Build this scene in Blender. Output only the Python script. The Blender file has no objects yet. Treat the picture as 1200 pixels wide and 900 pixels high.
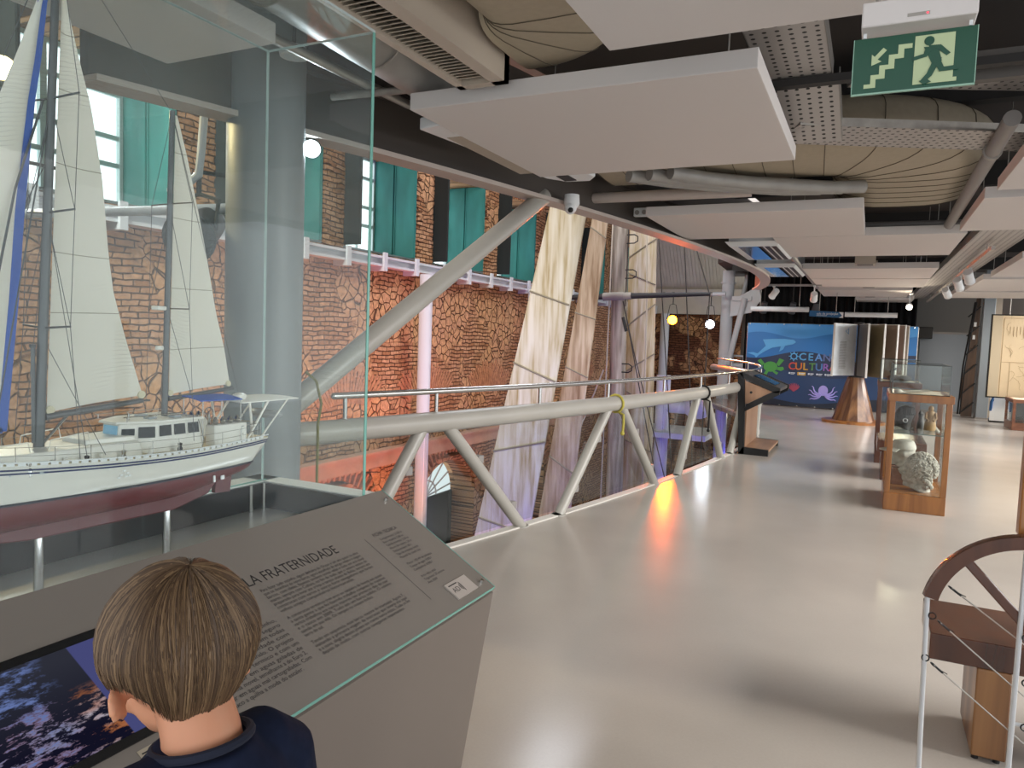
import bpy, bmesh, math, random
from mathutils import Vector, Matrix
V = Vector
rnd = random.Random(7)
SC = bpy.context.scene
COL = SC.collection

# ---------------------------------------------------------------- geometry collector
class M:
    def __init__(s):
        s.v, s.f, s.mi, s.cur = [], [], [], 0
    def add(s, vs, fs):
        o = len(s.v)
        s.v += [tuple(p) for p in vs]
        for f in fs:
            s.f.append(tuple(i + o for i in f)); s.mi.append(s.cur)
        return s
    def box(s, c, d, rz=0, R=None):
        R = R if R is not None else Matrix.Rotation(rz, 3, 'Z')
        x, y, z = (q / 2 for q in d)
        p = [V((a, b, e)) for a, b, e in ((-x,-y,-z),(x,-y,-z),(x,y,-z),(-x,y,-z),(-x,-y,z),(x,-y,z),(x,y,z),(-x,y,z))]
        return s.hexa([R @ q + V(c) for q in p])
    def bb(s, a, b):
        return s.box([(p + q) / 2 for p, q in zip(a, b)], [abs(q - p) for p, q in zip(a, b)])
    def hexa(s, p):
        return s.add(p, [(0,3,2,1),(4,5,6,7),(0,1,5,4),(1,2,6,5),(2,3,7,6),(3,0,4,7)])
    def beam(s, p, q, w, h, up=(0,0,1)):
        p, q = V(p), V(q); d = (q - p).normalized(); u = V(up)
        x = d.cross(u).normalized(); y = x.cross(d).normalized()
        a = [x * sx * w / 2 + y * sy * h / 2 for sx, sy in ((-1,-1),(1,-1),(1,1),(-1,1))]
        return s.hexa([p + k for k in a] + [q + k for k in a])
    def tube(s, p, q, r, r2=None, n=12, cap=True):
        return s.path([p, q], [r, r if r2 is None else r2], n, cap)
    def path(s, pts, r, n=8, cap=True, closed=False):
        pts = [V(p) for p in pts]
        if not isinstance(r, (list, tuple)): r = [r] * len(pts)
        N = len(pts); rings = []; up = None
        for i in range(N):
            a = pts[(i - 1) % N] if (closed or i > 0) else pts[i]
            b = pts[(i + 1) % N] if (closed or i < N - 1) else pts[i]
            d = (b - a).normalized()
            if up is None:
                up = V((0,0,1)) if abs(d.z) < .9 else V((0,1,0))
            x = d.cross(up).normalized(); y = x.cross(d).normalized(); up = y
            rings.append([pts[i] + (x * math.cos(t) + y * math.sin(t)) * r[i] for t in (2 * math.pi * k / n for k in range(n))])
        return s.loft(rings, cap and not closed, closed)
    def loft(s, rings, cap=True, closed=False):
        n = len(rings[0]); vs = [p for R in rings for p in R]; fs = []
        K = len(rings)
        for i in range(K if closed else K - 1):
            j = (i + 1) % K
            for k in range(n):
                l = (k + 1) % n
                fs.append((i*n+k, i*n+l, j*n+l, j*n+k))
        if cap:
            fs.append(tuple(range(n))[::-1]); fs.append(tuple((K-1)*n + k for k in range(n)))
        return s.add(vs, fs)
    def lathe(s, prof, c=(0,0,0), n=32, R=None):
        rings = []
        for r, z in prof:
            ring = [V((max(r,1e-4)*math.cos(2*math.pi*k/n), max(r,1e-4)*math.sin(2*math.pi*k/n), z)) for k in range(n)]
            rings.append([(R @ p if R else p) + V(c) for p in ring])
        return s.loft(rings)
    def prism(s, poly, o, u, v, t):
        """2d polygon in the plane o+u,v extruded by the vector t"""
        o, u, v, t = V(o), V(u), V(v), V(t)
        a = [o + u * x + v * y for x, y in poly]; n = len(a)
        b = [p + t for p in a]
        fs = [tuple(range(n))[::-1], tuple(range(n, 2*n))]
        for k in range(n):
            l = (k + 1) % n; fs.append((k, l, n + l, n + k))
        return s.add(a + b, fs)
    def ball(s, c, r, nu=16, nv=10, R=None, f=None):
        r = (r, r, r) if not isinstance(r, (tuple, list)) else r
        rings = []
        for i in range(nv + 1):
            t = math.pi * i / nv; st = max(math.sin(t), 1e-3)
            ring = []
            for k in range(nu):
                a = 2 * math.pi * k / nu
                d = V((st * math.cos(a), st * math.sin(a), -math.cos(t)))
                q = V((d.x*r[0], d.y*r[1], d.z*r[2])) * (f(d) if f else 1)
                ring.append((R @ q if R else q) + V(c))
            rings.append(ring)
        return s.loft(rings)
    def grid(s, fn, nu, nv, flip=False):
        vs = [fn(i / nu, j / nv) for j in range(nv + 1) for i in range(nu + 1)]
        fs = []
        for j in range(nv):
            for i in range(nu):
                a = j*(nu+1)+i; q = (a, a+1, a+nu+2, a+nu+1)
                fs.append(q[::-1] if flip else q)
        return s.add(vs, fs)
    def slab(s, fn, nu, nv, th):
        """a grid with real thickness: th is an offset vector"""
        th = V(th); n0 = (nu+1)*(nv+1)
        a = [V(fn(i / nu, j / nv)) for j in range(nv + 1) for i in range(nu + 1)]
        vs = a + [p + th for p in a]; fs = []
        for j in range(nv):
            for i in range(nu):
                k = j*(nu+1)+i; q = (k, k+1, k+nu+2, k+nu+1)
                fs.append(q[::-1]); fs.append(tuple(x + n0 for x in q))
        edge = [i for i in range(nu)] + [nu + j*(nu+1) for j in range(nv)] + [nv*(nu+1)+nu-i for i in range(nu)] + [(nv-j)*(nu+1) for j in range(nv)]
        for k in range(len(edge)):
            p, q = edge[k], edge[(k+1) % len(edge)]
            fs.append((p, q, q + n0, p + n0))
        return s.add(vs, fs)
    def text(s, txt, size, o, u, v, align='LEFT', ext=0.0, width=None):
        o, u, v = V(o), V(u).normalized(), V(v).normalized(); w = u.cross(v)
        cu = bpy.data.curves.new('t', 'FONT'); cu.body = txt; cu.size = size; cu.align_x = align
        cu.extrude = ext; cu.resolution_u = 3
        ob = bpy.data.objects.new('t', cu); COL.objects.link(ob)
        dg = bpy.context.evaluated_depsgraph_get()
        me = bpy.data.meshes.new_from_object(ob.evaluated_get(dg))
        k = 1.0
        xs = [p.co.x for p in me.vertices]
        if width and xs: k = width / (max(xs) - min(xs))
        s.add([o + u * p.co.x * k + v * p.co.y + w * p.co.z for p in me.vertices], [tuple(p.vertices) for p in me.polygons])
        bpy.data.objects.remove(ob); bpy.data.curves.remove(cu); bpy.data.meshes.remove(me)
        return s
    def build(s, name, mats, parent=None, smooth=35, bev=0, seg=2, local=False):
        me = bpy.data.meshes.new(name)
        off = V((0,0,0))
        if parent is not None and not local:
            p = parent
            while p is not None: off += p.location; p = p.parent
        me.from_pydata([tuple(V(p) - off) for p in s.v], [], s.f)
        for m in (mats if isinstance(mats, (list, tuple)) else [mats]): me.materials.append(m)
        if any(s.mi): me.polygons.foreach_set('material_index', s.mi)
        bm = bmesh.new(); bm.from_mesh(me); bmesh.ops.recalc_face_normals(bm, faces=bm.faces); bm.to_mesh(me); bm.free()
        if smooth:
            me.polygons.foreach_set('use_smooth', [True] * len(me.polygons)); me.set_sharp_from_angle(angle=math.radians(smooth))
        me.update()
        ob = bpy.data.objects.new(name, me); COL.objects.link(ob)
        if bev:
            b = ob.modifiers.new('bevel', 'BEVEL'); b.width = bev; b.segments = seg; b.limit_method = 'ANGLE'; b.angle_limit = .7
        if parent is not None: ob.parent = parent
        return ob

def tag(o, label, cat, group=None, kind=None):
    o['label'] = label; o['category'] = cat
    if group: o['group'] = group
    if kind: o['kind'] = kind
    return o
def thing(name, label, cat, loc=(0,0,0), rz=0, group=None):
    o = bpy.data.objects.new(name, None); COL.objects.link(o)
    o.empty_display_size = .1; o.location = loc; o.rotation_euler = (0, 0, rz)
    return tag(o, label, cat, group)
def struct(o):
    o['kind'] = 'structure'; return o
def kids(o): return [c for c in bpy.data.objects if c.parent == o]
def copy_tree(o, parent=None):
    c = o.copy(); COL.objects.link(c)
    if parent is not None: c.parent = parent
    for ch in kids(o): copy_tree(ch, c)
    return c

# ---------------------------------------------------------------- materials
def hx(h):
    h = h.lstrip('#'); out = []
    for i in (0, 2, 4):
        c = int(h[i:i+2], 16) / 255
        out.append(c / 12.92 if c <= .04045 else ((c + .055) / 1.055) ** 2.4)
    return (*out, 1)
def mat(name, col, rough=.5, metal=0, var=0, scale=8, bump=0, bscale=None, spec=.5, emit=None, es=0, stretch=(1,1,1), coat=0):
    m = bpy.data.materials.new(name); m.use_nodes = True
    nt = m.node_tree; b = nt.nodes['Principled BSDF']
    c = hx(col) if isinstance(col, str) else col
    b.inputs['Base Color'].default_value = c; b.inputs['Roughness'].default_value = rough
    b.inputs['Metallic'].default_value = metal; b.inputs['Specular IOR Level'].default_value = spec
    if coat: b.inputs['Coat Weight'].default_value = coat; b.inputs['Coat Roughness'].default_value = .1
    if emit: b.inputs['Emission Color'].default_value = hx(emit); b.inputs['Emission Strength'].default_value = es
    if var or bump:
        tc = nt.nodes.new('ShaderNodeTexCoord'); mp = nt.nodes.new('ShaderNodeMapping'); mp.inputs['Scale'].default_value = stretch
        nt.links.new(tc.outputs['Object'], mp.inputs[0])
        n = nt.nodes.new('ShaderNodeTexNoise'); n.inputs['Scale'].default_value = scale; n.inputs['Detail'].default_value = 5
        nt.links.new(mp.outputs[0], n.inputs['Vector'])
        if var:
            mx = nt.nodes.new('ShaderNodeMix'); mx.data_type = 'RGBA'
            mx.inputs[6].default_value = (c[0]*(1-var), c[1]*(1-var), c[2]*(1-var), 1)
            mx.inputs[7].default_value = (min(1,c[0]*(1+var)), min(1,c[1]*(1+var)), min(1,c[2]*(1+var)), 1)
            rp = nt.nodes.new('ShaderNodeMapRange'); rp.inputs[1].default_value = .3; rp.inputs[2].default_value = .7
            nt.links.new(n.outputs['Fac'], rp.inputs[0]); nt.links.new(rp.outputs[0], mx.inputs[0]); nt.links.new(mx.outputs[2], b.inputs['Base Color'])
        if bump:
            n2 = n
            if bscale:
                n2 = nt.nodes.new('ShaderNodeTexNoise'); n2.inputs['Scale'].default_value = bscale; n2.inputs['Detail'].default_value = 4
                nt.links.new(mp.outputs[0], n2.inputs['Vector'])
            bp = nt.nodes.new('ShaderNodeBump'); bp.inputs['Strength'].default_value = bump; bp.inputs['Distance'].default_value = .01
            nt.links.new(n2.outputs['Fac'], bp.inputs['Height']); nt.links.new(bp.outputs[0], b.inputs['Normal'])
    return m
def emis(name, col, s):
    m = bpy.data.materials.new(name); m.use_nodes = True; nt = m.node_tree; nt.nodes.clear()
    e = nt.nodes.new('ShaderNodeEmission'); e.inputs[0].default_value = hx(col); e.inputs[1].default_value = s
    o = nt.nodes.new('ShaderNodeOutputMaterial'); nt.links.new(e.outputs[0], o.inputs[0]); return m
def glass(name, tint='#eef6f3', refl=1.0, dust=0.0, dustcol='#b9c4c6', rough=.02, scr=0.0):
    """clear sheet: lets light straight through, mirrors by Fresnel, with dust and fine scratches"""
    m = bpy.data.materials.new(name); m.use_nodes = True; nt = m.node_tree; nt.nodes.clear(); L = nt.links.new
    o = nt.nodes.new('ShaderNodeOutputMaterial')
    t = nt.nodes.new('ShaderNodeBsdfTransparent'); t.inputs[0].default_value = hx(tint)
    g = nt.nodes.new('ShaderNodeBsdfGlossy'); g.inputs['Roughness'].default_value = rough
    fr = nt.nodes.new('ShaderNodeFresnel'); fr.inputs[0].default_value = 1.45
    geo = nt.nodes.new('ShaderNodeNewGeometry')
    inv = nt.nodes.new('ShaderNodeMath'); inv.operation = 'SUBTRACT'; inv.inputs[0].default_value = 1; L(geo.outputs['Backfacing'], inv.inputs[1])
    mu = nt.nodes.new('ShaderNodeMath'); mu.operation = 'MULTIPLY'; L(fr.outputs[0], mu.inputs[0]); L(inv.outputs[0], mu.inputs[1])
    mr = nt.nodes.new('ShaderNodeMath'); mr.operation = 'MULTIPLY'; mr.inputs[1].default_value = refl; L(mu.outputs[0], mr.inputs[0])
    mx = nt.nodes.new('ShaderNodeMixShader'); L(mr.outputs[0], mx.inputs[0]); L(t.outputs[0], mx.inputs[1]); L(g.outputs[0], mx.inputs[2])
    last = mx
    if dust or scr:
        d = nt.nodes.new('ShaderNodeBsdfDiffuse'); d.inputs[0].default_value = hx(dustcol)
        tl = nt.nodes.new('ShaderNodeBsdfTranslucent'); tl.inputs[0].default_value = hx(dustcol)
        ad = nt.nodes.new('ShaderNodeMixShader'); ad.inputs[0].default_value = .5; L(d.outputs[0], ad.inputs[1]); L(tl.outputs[0], ad.inputs[2])
        tc = nt.nodes.new('ShaderNodeTexCoord')
        n = nt.nodes.new('ShaderNodeTexNoise'); n.inputs['Scale'].default_value = 2.2; n.inputs['Detail'].default_value = 6; L(tc.outputs['Object'], n.inputs['Vector'])
        a = nt.nodes.new('ShaderNodeMapRange'); a.inputs[1].default_value = .35; a.inputs[2].default_value = .75; a.inputs[3].default_value = dust*.35; a.inputs[4].default_value = dust
        L(n.outputs['Fac'], a.inputs[0]); fac = a.outputs[0]
        if scr:
            # fine arcs: thin rings of a distorted wave, broken up by noise, only in patches
            w = nt.nodes.new('ShaderNodeTexWave'); w.wave_type = 'RINGS'; w.inputs['Scale'].default_value = 34; w.inputs['Distortion'].default_value = 5; w.inputs['Detail'].default_value = 1; w.inputs['Detail Scale'].default_value = .7
            L(tc.outputs['Object'], w.inputs['Vector'])
            r = nt.nodes.new('ShaderNodeMapRange'); r.inputs[1].default_value = .95; r.inputs[2].default_value = 1; r.inputs[3].default_value = 0; r.inputs[4].default_value = scr
            L(w.outputs['Fac'], r.inputs[0])
            n3 = nt.nodes.new('ShaderNodeTexNoise'); n3.inputs['Scale'].default_value = 5; L(tc.outputs['Object'], n3.inputs['Vector'])
            r3 = nt.nodes.new('ShaderNodeMapRange'); r3.inputs[1].default_value = .5; r3.inputs[2].default_value = .62; L(n3.outputs['Fac'], r3.inputs[0])
            m3 = nt.nodes.new('ShaderNodeMath'); m3.operation = 'MULTIPLY'; L(r.outputs[0], m3.inputs[0]); L(r3.outputs[0], m3.inputs[1])
            s3 = nt.nodes.new('ShaderNodeMath'); s3.operation = 'ADD'; L(fac, s3.inputs[0]); L(m3.outputs[0], s3.inputs[1]); fac = s3.outputs[0]
        m2 = nt.nodes.new('ShaderNodeMixShader'); L(fac, m2.inputs[0]); L(mx.outputs[0], m2.inputs[1]); L(ad.outputs[0], m2.inputs[2]); last = m2
    L(last.outputs[0], o.inputs[0]); return m
def wood(name, c1, c2, rough=.35, scale=3, axis=(1,1,.12), ring=6, coat=.2):
    m = bpy.data.materials.new(name); m.use_nodes = True; nt = m.node_tree; L = nt.links.new; b = nt.nodes['Principled BSDF']
    b.inputs['Roughness'].default_value = rough; b.inputs['Coat Weight'].default_value = coat; b.inputs['Coat Roughness'].default_value = .15
    tc = nt.nodes.new('ShaderNodeTexCoord'); mp = nt.nodes.new('ShaderNodeMapping'); mp.inputs['Scale'].default_value = axis; L(tc.outputs['Object'], mp.inputs[0])
    n = nt.nodes.new('ShaderNodeTexNoise'); n.inputs['Scale'].default_value = scale; n.inputs['Detail'].default_value = 6; n.inputs['Distortion'].default_value = 1.2; L(mp.outputs[0], n.inputs['Vector'])
    mt = nt.nodes.new('ShaderNodeMath'); mt.operation = 'MULTIPLY'; mt.inputs[1].default_value = ring; L(n.outputs['Fac'], mt.inputs[0])
    fr = nt.nodes.new('ShaderNodeMath'); fr.operation = 'PINGPONG'; fr.inputs[1].default_value = 1; L(mt.outputs[0], fr.inputs[0])
    mx = nt.nodes.new('ShaderNodeMix'); mx.data_type = 'RGBA'; mx.inputs[6].default_value = hx(c1); mx.inputs[7].default_value = hx(c2)
    L(fr.outputs[0], mx.inputs[0]); L(mx.outputs[2], b.inputs['Base Color']); return m
def brickmat(name, c1, c2, mortar, ax='Y', sc=1.0, stones=True):
    m = bpy.data.materials.new(name); m.use_nodes = True; nt = m.node_tree; L = nt.links.new; N = nt.nodes.new; b = nt.nodes['Principled BSDF']
    b.inputs['Roughness'].default_value = .9; b.inputs['Specular IOR Level'].default_value = .2
    tc = N('ShaderNodeTexCoord'); sp = N('ShaderNodeSeparateXYZ'); L(tc.outputs['Object'], sp.inputs[0])
    cb = N('ShaderNodeCombineXYZ'); L(sp.outputs[ax], cb.inputs[0]); L(sp.outputs['Z'], cb.inputs[1])
    ns = N('ShaderNodeTexNoise'); ns.inputs['Scale'].default_value = 2.6; ns.inputs['Detail'].default_value = 3; L(cb.outputs[0], ns.inputs['Vector'])
    sub = N('ShaderNodeVectorMath'); sub.operation = 'MULTIPLY_ADD'; sub.inputs[1].default_value = (.22,.12,0); L(ns.outputs['Color'], sub.inputs[0]); L(cb.outputs[0], sub.inputs[2])
    br = N('ShaderNodeTexBrick'); br.inputs['Scale'].default_value = 1; br.inputs['Brick Width'].default_value = .3*sc; br.inputs['Row Height'].default_value = .095*sc
    br.inputs['Mortar Size'].default_value = .014*sc; br.inputs['Mortar Smooth'].default_value = .4; br.inputs['Bias'].default_value = -.1
    br.inputs['Color1'].default_value = hx(c1); br.inputs['Color2'].default_value = hx(c2); br.inputs['Mortar'].default_value = hx(mortar)
    L(sub.outputs[0], br.inputs['Vector'])
    vo = N('ShaderNodeTexVoronoi'); vo.inputs['Scale'].default_value = 5.5; L(sub.outputs[0], vo.inputs['Vector'])
    ve = N('ShaderNodeTexVoronoi'); ve.feature = 'DISTANCE_TO_EDGE'; ve.inputs['Scale'].default_value = 5.5; L(sub.outputs[0], ve.inputs['Vector'])
    r1 = N('ShaderNodeMapRange'); r1.inputs[1].default_value = .015; r1.inputs[2].default_value = .06; L(ve.outputs['Distance'], r1.inputs[0])
    hs = N('ShaderNodeMix'); hs.data_type = 'RGBA'; hs.inputs[6].default_value = hx(c1); hs.inputs[7].default_value = hx('#d2a374'); L(vo.outputs['Color'], hs.inputs[0])
    ms = N('ShaderNodeMix'); ms.data_type = 'RGBA'; ms.inputs[6].default_value = hx(mortar); L(r1.outputs[0], ms.inputs[0]); L(hs.outputs[2], ms.inputs[7])
    # patches where the wall is rubble stone instead of brick
    n2 = N('ShaderNodeTexNoise'); n2.inputs['Scale'].default_value = .8; n2.inputs['Detail'].default_value = 2; L(cb.outputs[0], n2.inputs['Vector'])
    r2 = N('ShaderNodeMapRange'); r2.inputs[1].default_value = .50; r2.inputs[2].default_value = .53; L(n2.outputs['Fac'], r2.inputs[0])
    mx = N('ShaderNodeMix'); mx.data_type = 'RGBA'; L(br.outputs['Color'], mx.inputs[6]); L(ms.outputs[2], mx.inputs[7])
    if stones: L(r2.outputs[0], mx.inputs[0])
    else: mx.inputs[0].default_value = 0
    n4 = N('ShaderNodeTexNoise'); n4.inputs['Scale'].default_value = 14; n4.inputs['Detail'].default_value = 5; L(cb.outputs[0], n4.inputs['Vector'])
    r4 = N('ShaderNodeMapRange'); r4.inputs[1].default_value = .25; r4.inputs[2].default_value = .75; r4.inputs[3].default_value = .6; r4.inputs[4].default_value = 1.25; L(n4.outputs['Fac'], r4.inputs[0])
    ml = N('ShaderNodeVectorMath'); ml.operation = 'SCALE'; L(mx.outputs[2], ml.inputs[0]); L(r4.outputs[0], ml.inputs['Scale']); L(ml.outputs[0], b.inputs['Base Color'])
    hm = N('ShaderNodeMix'); hm.data_type = 'FLOAT'
    iv = N('ShaderNodeMath'); iv.operation = 'SUBTRACT'; iv.inputs[0].default_value = 1; L(br.outputs['Fac'], iv.inputs[1])
    if stones: L(r2.outputs[0], hm.inputs[0])
    else: hm.inputs[0].default_value = 0
    L(iv.outputs[0], hm.inputs[2]); L(r1.outputs[0], hm.inputs[3])
    ah = N('ShaderNodeMath'); ah.operation = 'MULTIPLY_ADD'; ah.inputs[1].default_value = .5; L(n4.outputs['Fac'], ah.inputs[0]); L(hm.outputs[0], ah.inputs[2])
    bp = N('ShaderNodeBump'); bp.inputs['Strength'].default_value = 1; bp.inputs['Distance'].default_value = .03; L(ah.outputs[0], bp.inputs['Height']); L(bp.outputs[0], b.inputs['Normal'])
    return m

def cloth(name, col, thru):
    """thin woven cloth: part of the light passes through"""
    m = bpy.data.materials.new(name); m.use_nodes = True; nt = m.node_tree; nt.nodes.clear(); L = nt.links.new; N = nt.nodes.new
    tc = N('ShaderNodeTexCoord'); n = N('ShaderNodeTexNoise'); n.inputs['Scale'].default_value = 5; L(tc.outputs['Object'], n.inputs['Vector'])
    mx = N('ShaderNodeMix'); mx.data_type = 'RGBA'; c = hx(col); mx.inputs[6].default_value = (c[0]*.95,c[1]*.95,c[2]*.94,1); mx.inputs[7].default_value = c; L(n.outputs['Fac'], mx.inputs[0])
    d = N('ShaderNodeBsdfDiffuse'); t = N('ShaderNodeBsdfTranslucent'); L(mx.outputs[2], d.inputs[0]); L(mx.outputs[2], t.inputs[0])
    ms = N('ShaderNodeMixShader'); ms.inputs[0].default_value = thru; L(d.outputs[0], ms.inputs[1]); L(t.outputs[0], ms.inputs[2])
    o = N('ShaderNodeOutputMaterial'); L(ms.outputs[0], o.inputs[0]); return m
MT = dict(
    panel = mat('acoustic_panel_white', '#d6d0cc', .9, spec=.15),
    white = mat('white_paint', '#e2e4e4', .45),
    steel = mat('steel_paint', '#a5a199', .35, var=.04, scale=3),
    steelw = mat('steel_paint_white', '#d5d8dc', .4),
    column = mat('column_paint', '#85898c', .45, var=.05, scale=2),
    inox = mat('stainless', '#c8c6c2', .22, 1),
    galv = mat('galvanised', '#a9a49d', .45, .7, var=.15, scale=12),
    dark = mat('dark_steel', '#2b2826', .7),
    black = mat('black_paint', '#0e0e0f', .5),
    beam = mat('beam_paint', '#b9aca3', .5),
    duct = mat('duct_insulation', '#a99c86', .55, bump=.1, scale=30, var=.04),
    ductgrey = mat('duct_foil', '#9d9a95', .45, .2, var=.1, scale=6),
    conduit = mat('conduit_grey', '#8d8884', .5),
    grille = mat('grille_beige', '#b7aa9a', .5),
    edge = mat('glass_edge_green', '#79b3a6', .2, emit=None),
    teal = mat('teal_shutter_paint', '#2f8078', .6, var=.22, scale=3, stretch=(1,1,.3)),
    tealdark = mat('dark_shutter_back', '#1c2423', .8),
    brick = brickmat('old_brick_wall', '#cf9f78', '#a87650', '#5f4433', 'Y', .82),
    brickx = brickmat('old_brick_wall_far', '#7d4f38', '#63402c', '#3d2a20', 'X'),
    brickred = mat('arch_brick', '#b98460', .9, var=.3, scale=9),
    sky = emis('daylight_pane', '#f4fbff', 2.2),
    wood = wood('varnished_wood', '#74461f', '#a56c36', .3),
    wooddark = wood('dark_varnished_wood', '#3a1d11', '#57301c', .25, coat=.5),
    woodred = wood('red_brown_wood', '#6b3f2b', '#8b5a3e', .4, axis=(.3,1,1)),
    woodlight = wood('light_striped_wood', '#553019', '#a97a4c', .35, axis=(1,1,.05), ring=4),
    plinthgrey = mat('desk_grey', '#756b63', .5, var=.03, scale=2),
    sail = cloth('sail_cloth', '#f6f5f0', .45),
    sailblue = mat('sail_blue_strip', '#3f62b5', .7),
    spar = mat('spar_grey', '#5f6264', .35, .3),
)
# ---------------------------------------------------------------- camera, world
def cam_axes(yaw, pitch, roll):
    f = V((-math.sin(yaw)*math.cos(pitch), math.cos(yaw)*math.cos(pitch), -math.sin(pitch)))
    r0 = V((math.cos(yaw), math.sin(yaw), 0)); u0 = r0.cross(f)
    r = r0*math.cos(roll) + u0*math.sin(roll); u = u0*math.cos(roll) - r0*math.sin(roll)
    return r, u, f
r_, u_, f_ = cam_axes(math.radians(26), math.radians(3.85), math.radians(2.06))
cd = bpy.data.cameras.new('camera'); cam = bpy.data.objects.new('camera', cd); COL.objects.link(cam)
cam.matrix_world = Matrix(((r_.x,u_.x,-f_.x,0),(r_.y,u_.y,-f_.y,0),(r_.z,u_.z,-f_.z,1.55),(0,0,0,1)))
cd.sensor_width = 36; cd.sensor_fit = 'HORIZONTAL'; cd.lens = 858/1200*36; cd.clip_start = .05; cd.clip_end = 200
SC.camera = cam
SC.view_settings.view_transform = 'Standard'; SC.view_settings.look = 'None'; SC.view_settings.gamma = 1
SC.view_settings.use_curve_mapping = False; SC.view_settings.exposure = 0.0
SC.cycles.use_denoising = True
SC.cycles.max_bounces = 14; SC.cycles.transparent_max_bounces = 24; SC.cycles.diffuse_bounces = 5; SC.cycles.sample_clamp_indirect = 6
w = bpy.data.worlds.new('world'); SC.world = w; w.use_nodes = True
w.node_tree.nodes['Background'].inputs[0].default_value = hx('#e9edf2'); w.node_tree.nodes['Background'].inputs[1].default_value = 1.9

# the balcony edge is a long shallow arc: x as a function of y
def cx(Y):
    if Y <= 11: return -2.132 + .175*(Y-7) - .013*(Y-7)**2
    return -1.640 + .071*(Y-11) - .04*(Y-11)**2
CX = [3.0 + .35*i for i in range(52)]                      # y samples 3.0 .. 20.85
def cn(Y):                                                 # tangent of the edge
    return V((cx(Y+.05)-cx(Y-.05), .1, 0)).normalized()

# ---------------------------------------------------------------- floor and ceiling
FL = bpy.data.materials.new('polished_resin_floor'); FL.use_nodes = True
nt = FL.node_tree; L = nt.links.new; b = nt.nodes['Principled BSDF']
tc = nt.nodes.new('ShaderNodeTexCoord')
n1 = nt.nodes.new('ShaderNodeTexNoise'); n1.inputs['Scale'].default_value = 90; n1.inputs['Detail'].default_value = 3; L(tc.outputs['Object'], n1.inputs['Vector'])
n2 = nt.nodes.new('ShaderNodeTexNoise'); n2.inputs['Scale'].default_value = .8; n2.inputs['Detail'].default_value = 5; L(tc.outputs['Object'], n2.inputs['Vector'])
ad = nt.nodes.new('ShaderNodeMath'); ad.operation = 'MULTIPLY_ADD'; ad.inputs[1].default_value = .25; L(n1.outputs['Fac'], ad.inputs[0]); L(n2.outputs['Fac'], ad.inputs[2])
mr = nt.nodes.new('ShaderNodeMapRange'); mr.inputs[1].default_value = .35; mr.inputs[2].default_value = .95; L(ad.outputs[0], mr.inputs[0])
mx = nt.nodes.new('ShaderNodeMix'); mx.data_type = 'RGBA'; mx.inputs[6].default_value = hx('#aaa39b'); mx.inputs[7].default_value = hx('#bcb4ab')
L(mr.outputs[0], mx.inputs[0]); L(mx.outputs[2], b.inputs['Base Color'])
rr = nt.nodes.new('ShaderNodeMapRange'); rr.inputs[3].default_value = .13; rr.inputs[4].default_value = .22; L(n2.outputs['Fac'], rr.inputs[0]); L(rr.outputs[0], b.inputs['Roughness'])
b.inputs['Specular IOR Level'].default_value = .3
m = M()
E0, E1 = 2.2, 19.2
ys = [E0 - 3.6] + [E0 + (E1-E0)*i/60 for i in range(61)]
m1 = [(cx(y) if y > 2.3 else cx(2.3), y) for y in ys]
poly = m1 + [(-3.85, 23.0), (7.5, 23.0), (7.5, -1.4)]
m.prism(poly, (0,0,-.12), (1,0,0), (0,1,0), (0,0,.12))
struct(m.build('floor', FL, smooth=0))
m = M()
for i in range(60):
    a, b2 = m1[i+1], m1[i+2]
    m.hexa([(a[0]-.05,a[1],-.02),(a[0]+.03,a[1],-.02),(b2[0]+.03,b2[1],-.02),(b2[0]-.05,b2[1],-.02),
            (a[0]-.05,a[1],.012),(a[0]+.03,a[1],.012),(b2[0]+.03,b2[1],.012),(b2[0]-.05,b2[1],.012)])
struct(m.build('trim_1', mat('floor_edge_strip', '#cfcac2', .4), smooth=0))
m = M()
m.prism([(x + .1, y) for x, y in m1] + [(-3.85, 23.0), (7.5, 23.0), (7.5, -1.4)], (0,0,3.55), (1,0,0), (0,1,0), (0,0,.2))
struct(m.build('ceiling', mat('ceiling_slab', '#4b4440', .9), smooth=0))
# ceiling edge beam along the balcony
m = M()
prof = [(-.09,2.63),(.08,2.63),(.08,2.66),(-.09,2.66)]
rings = [[V((cx(y)+p-.02, y, z)) for p, z in prof] for y in [2.2+.35*i for i in range(39)]]
m.loft(rings)
struct(m.build('trim_2', MT['beam'], smooth=0))
m = M()
rings = [[V((cx(y)+p, y, z)) for p, z in ((-.06,2.66),(.0,2.66),(.0,2.98),(.07,2.98),(.07,3.0),(.0,3.0),(.0,3.55),(-.06,3.55))] for y in [2.2+.35*i for i in range(39)]]
m.loft(rings); struct(m.build('trim_3', mat('fascia_dark','#4a423c',.7), smooth=0))

# ---------------------------------------------------------------- atrium shell
JAMB = [6.55, 9.28, 11.95, 14.7, 17.5, 20.25, 23.0, 25.8]   # far jamb of every upper window
WW = 2.15
m = M()
XF, XB = -8.0, -9.05
lo = [(8.5, 10.7), (12.4, 14.6), (16.4, 18.6)]            # door openings at ground level
m.bb((XB,0,-1.0),(XF,31,2.9))
m.bb((XB,0,4.85),(XF,31,7.0))
y = 0
for j in JAMB:
    m.bb((XB,y,2.9),(XF,j-WW,4.85)); y = j
m.bb((XB,y,2.9),(XF,31,4.85))
y = 0
for a, c in lo:
    m.bb((XB,y,-4),(XF,a,-1.0)); y = c
m.bb((XB,y,-4),(XF,31,-1.0))
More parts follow.
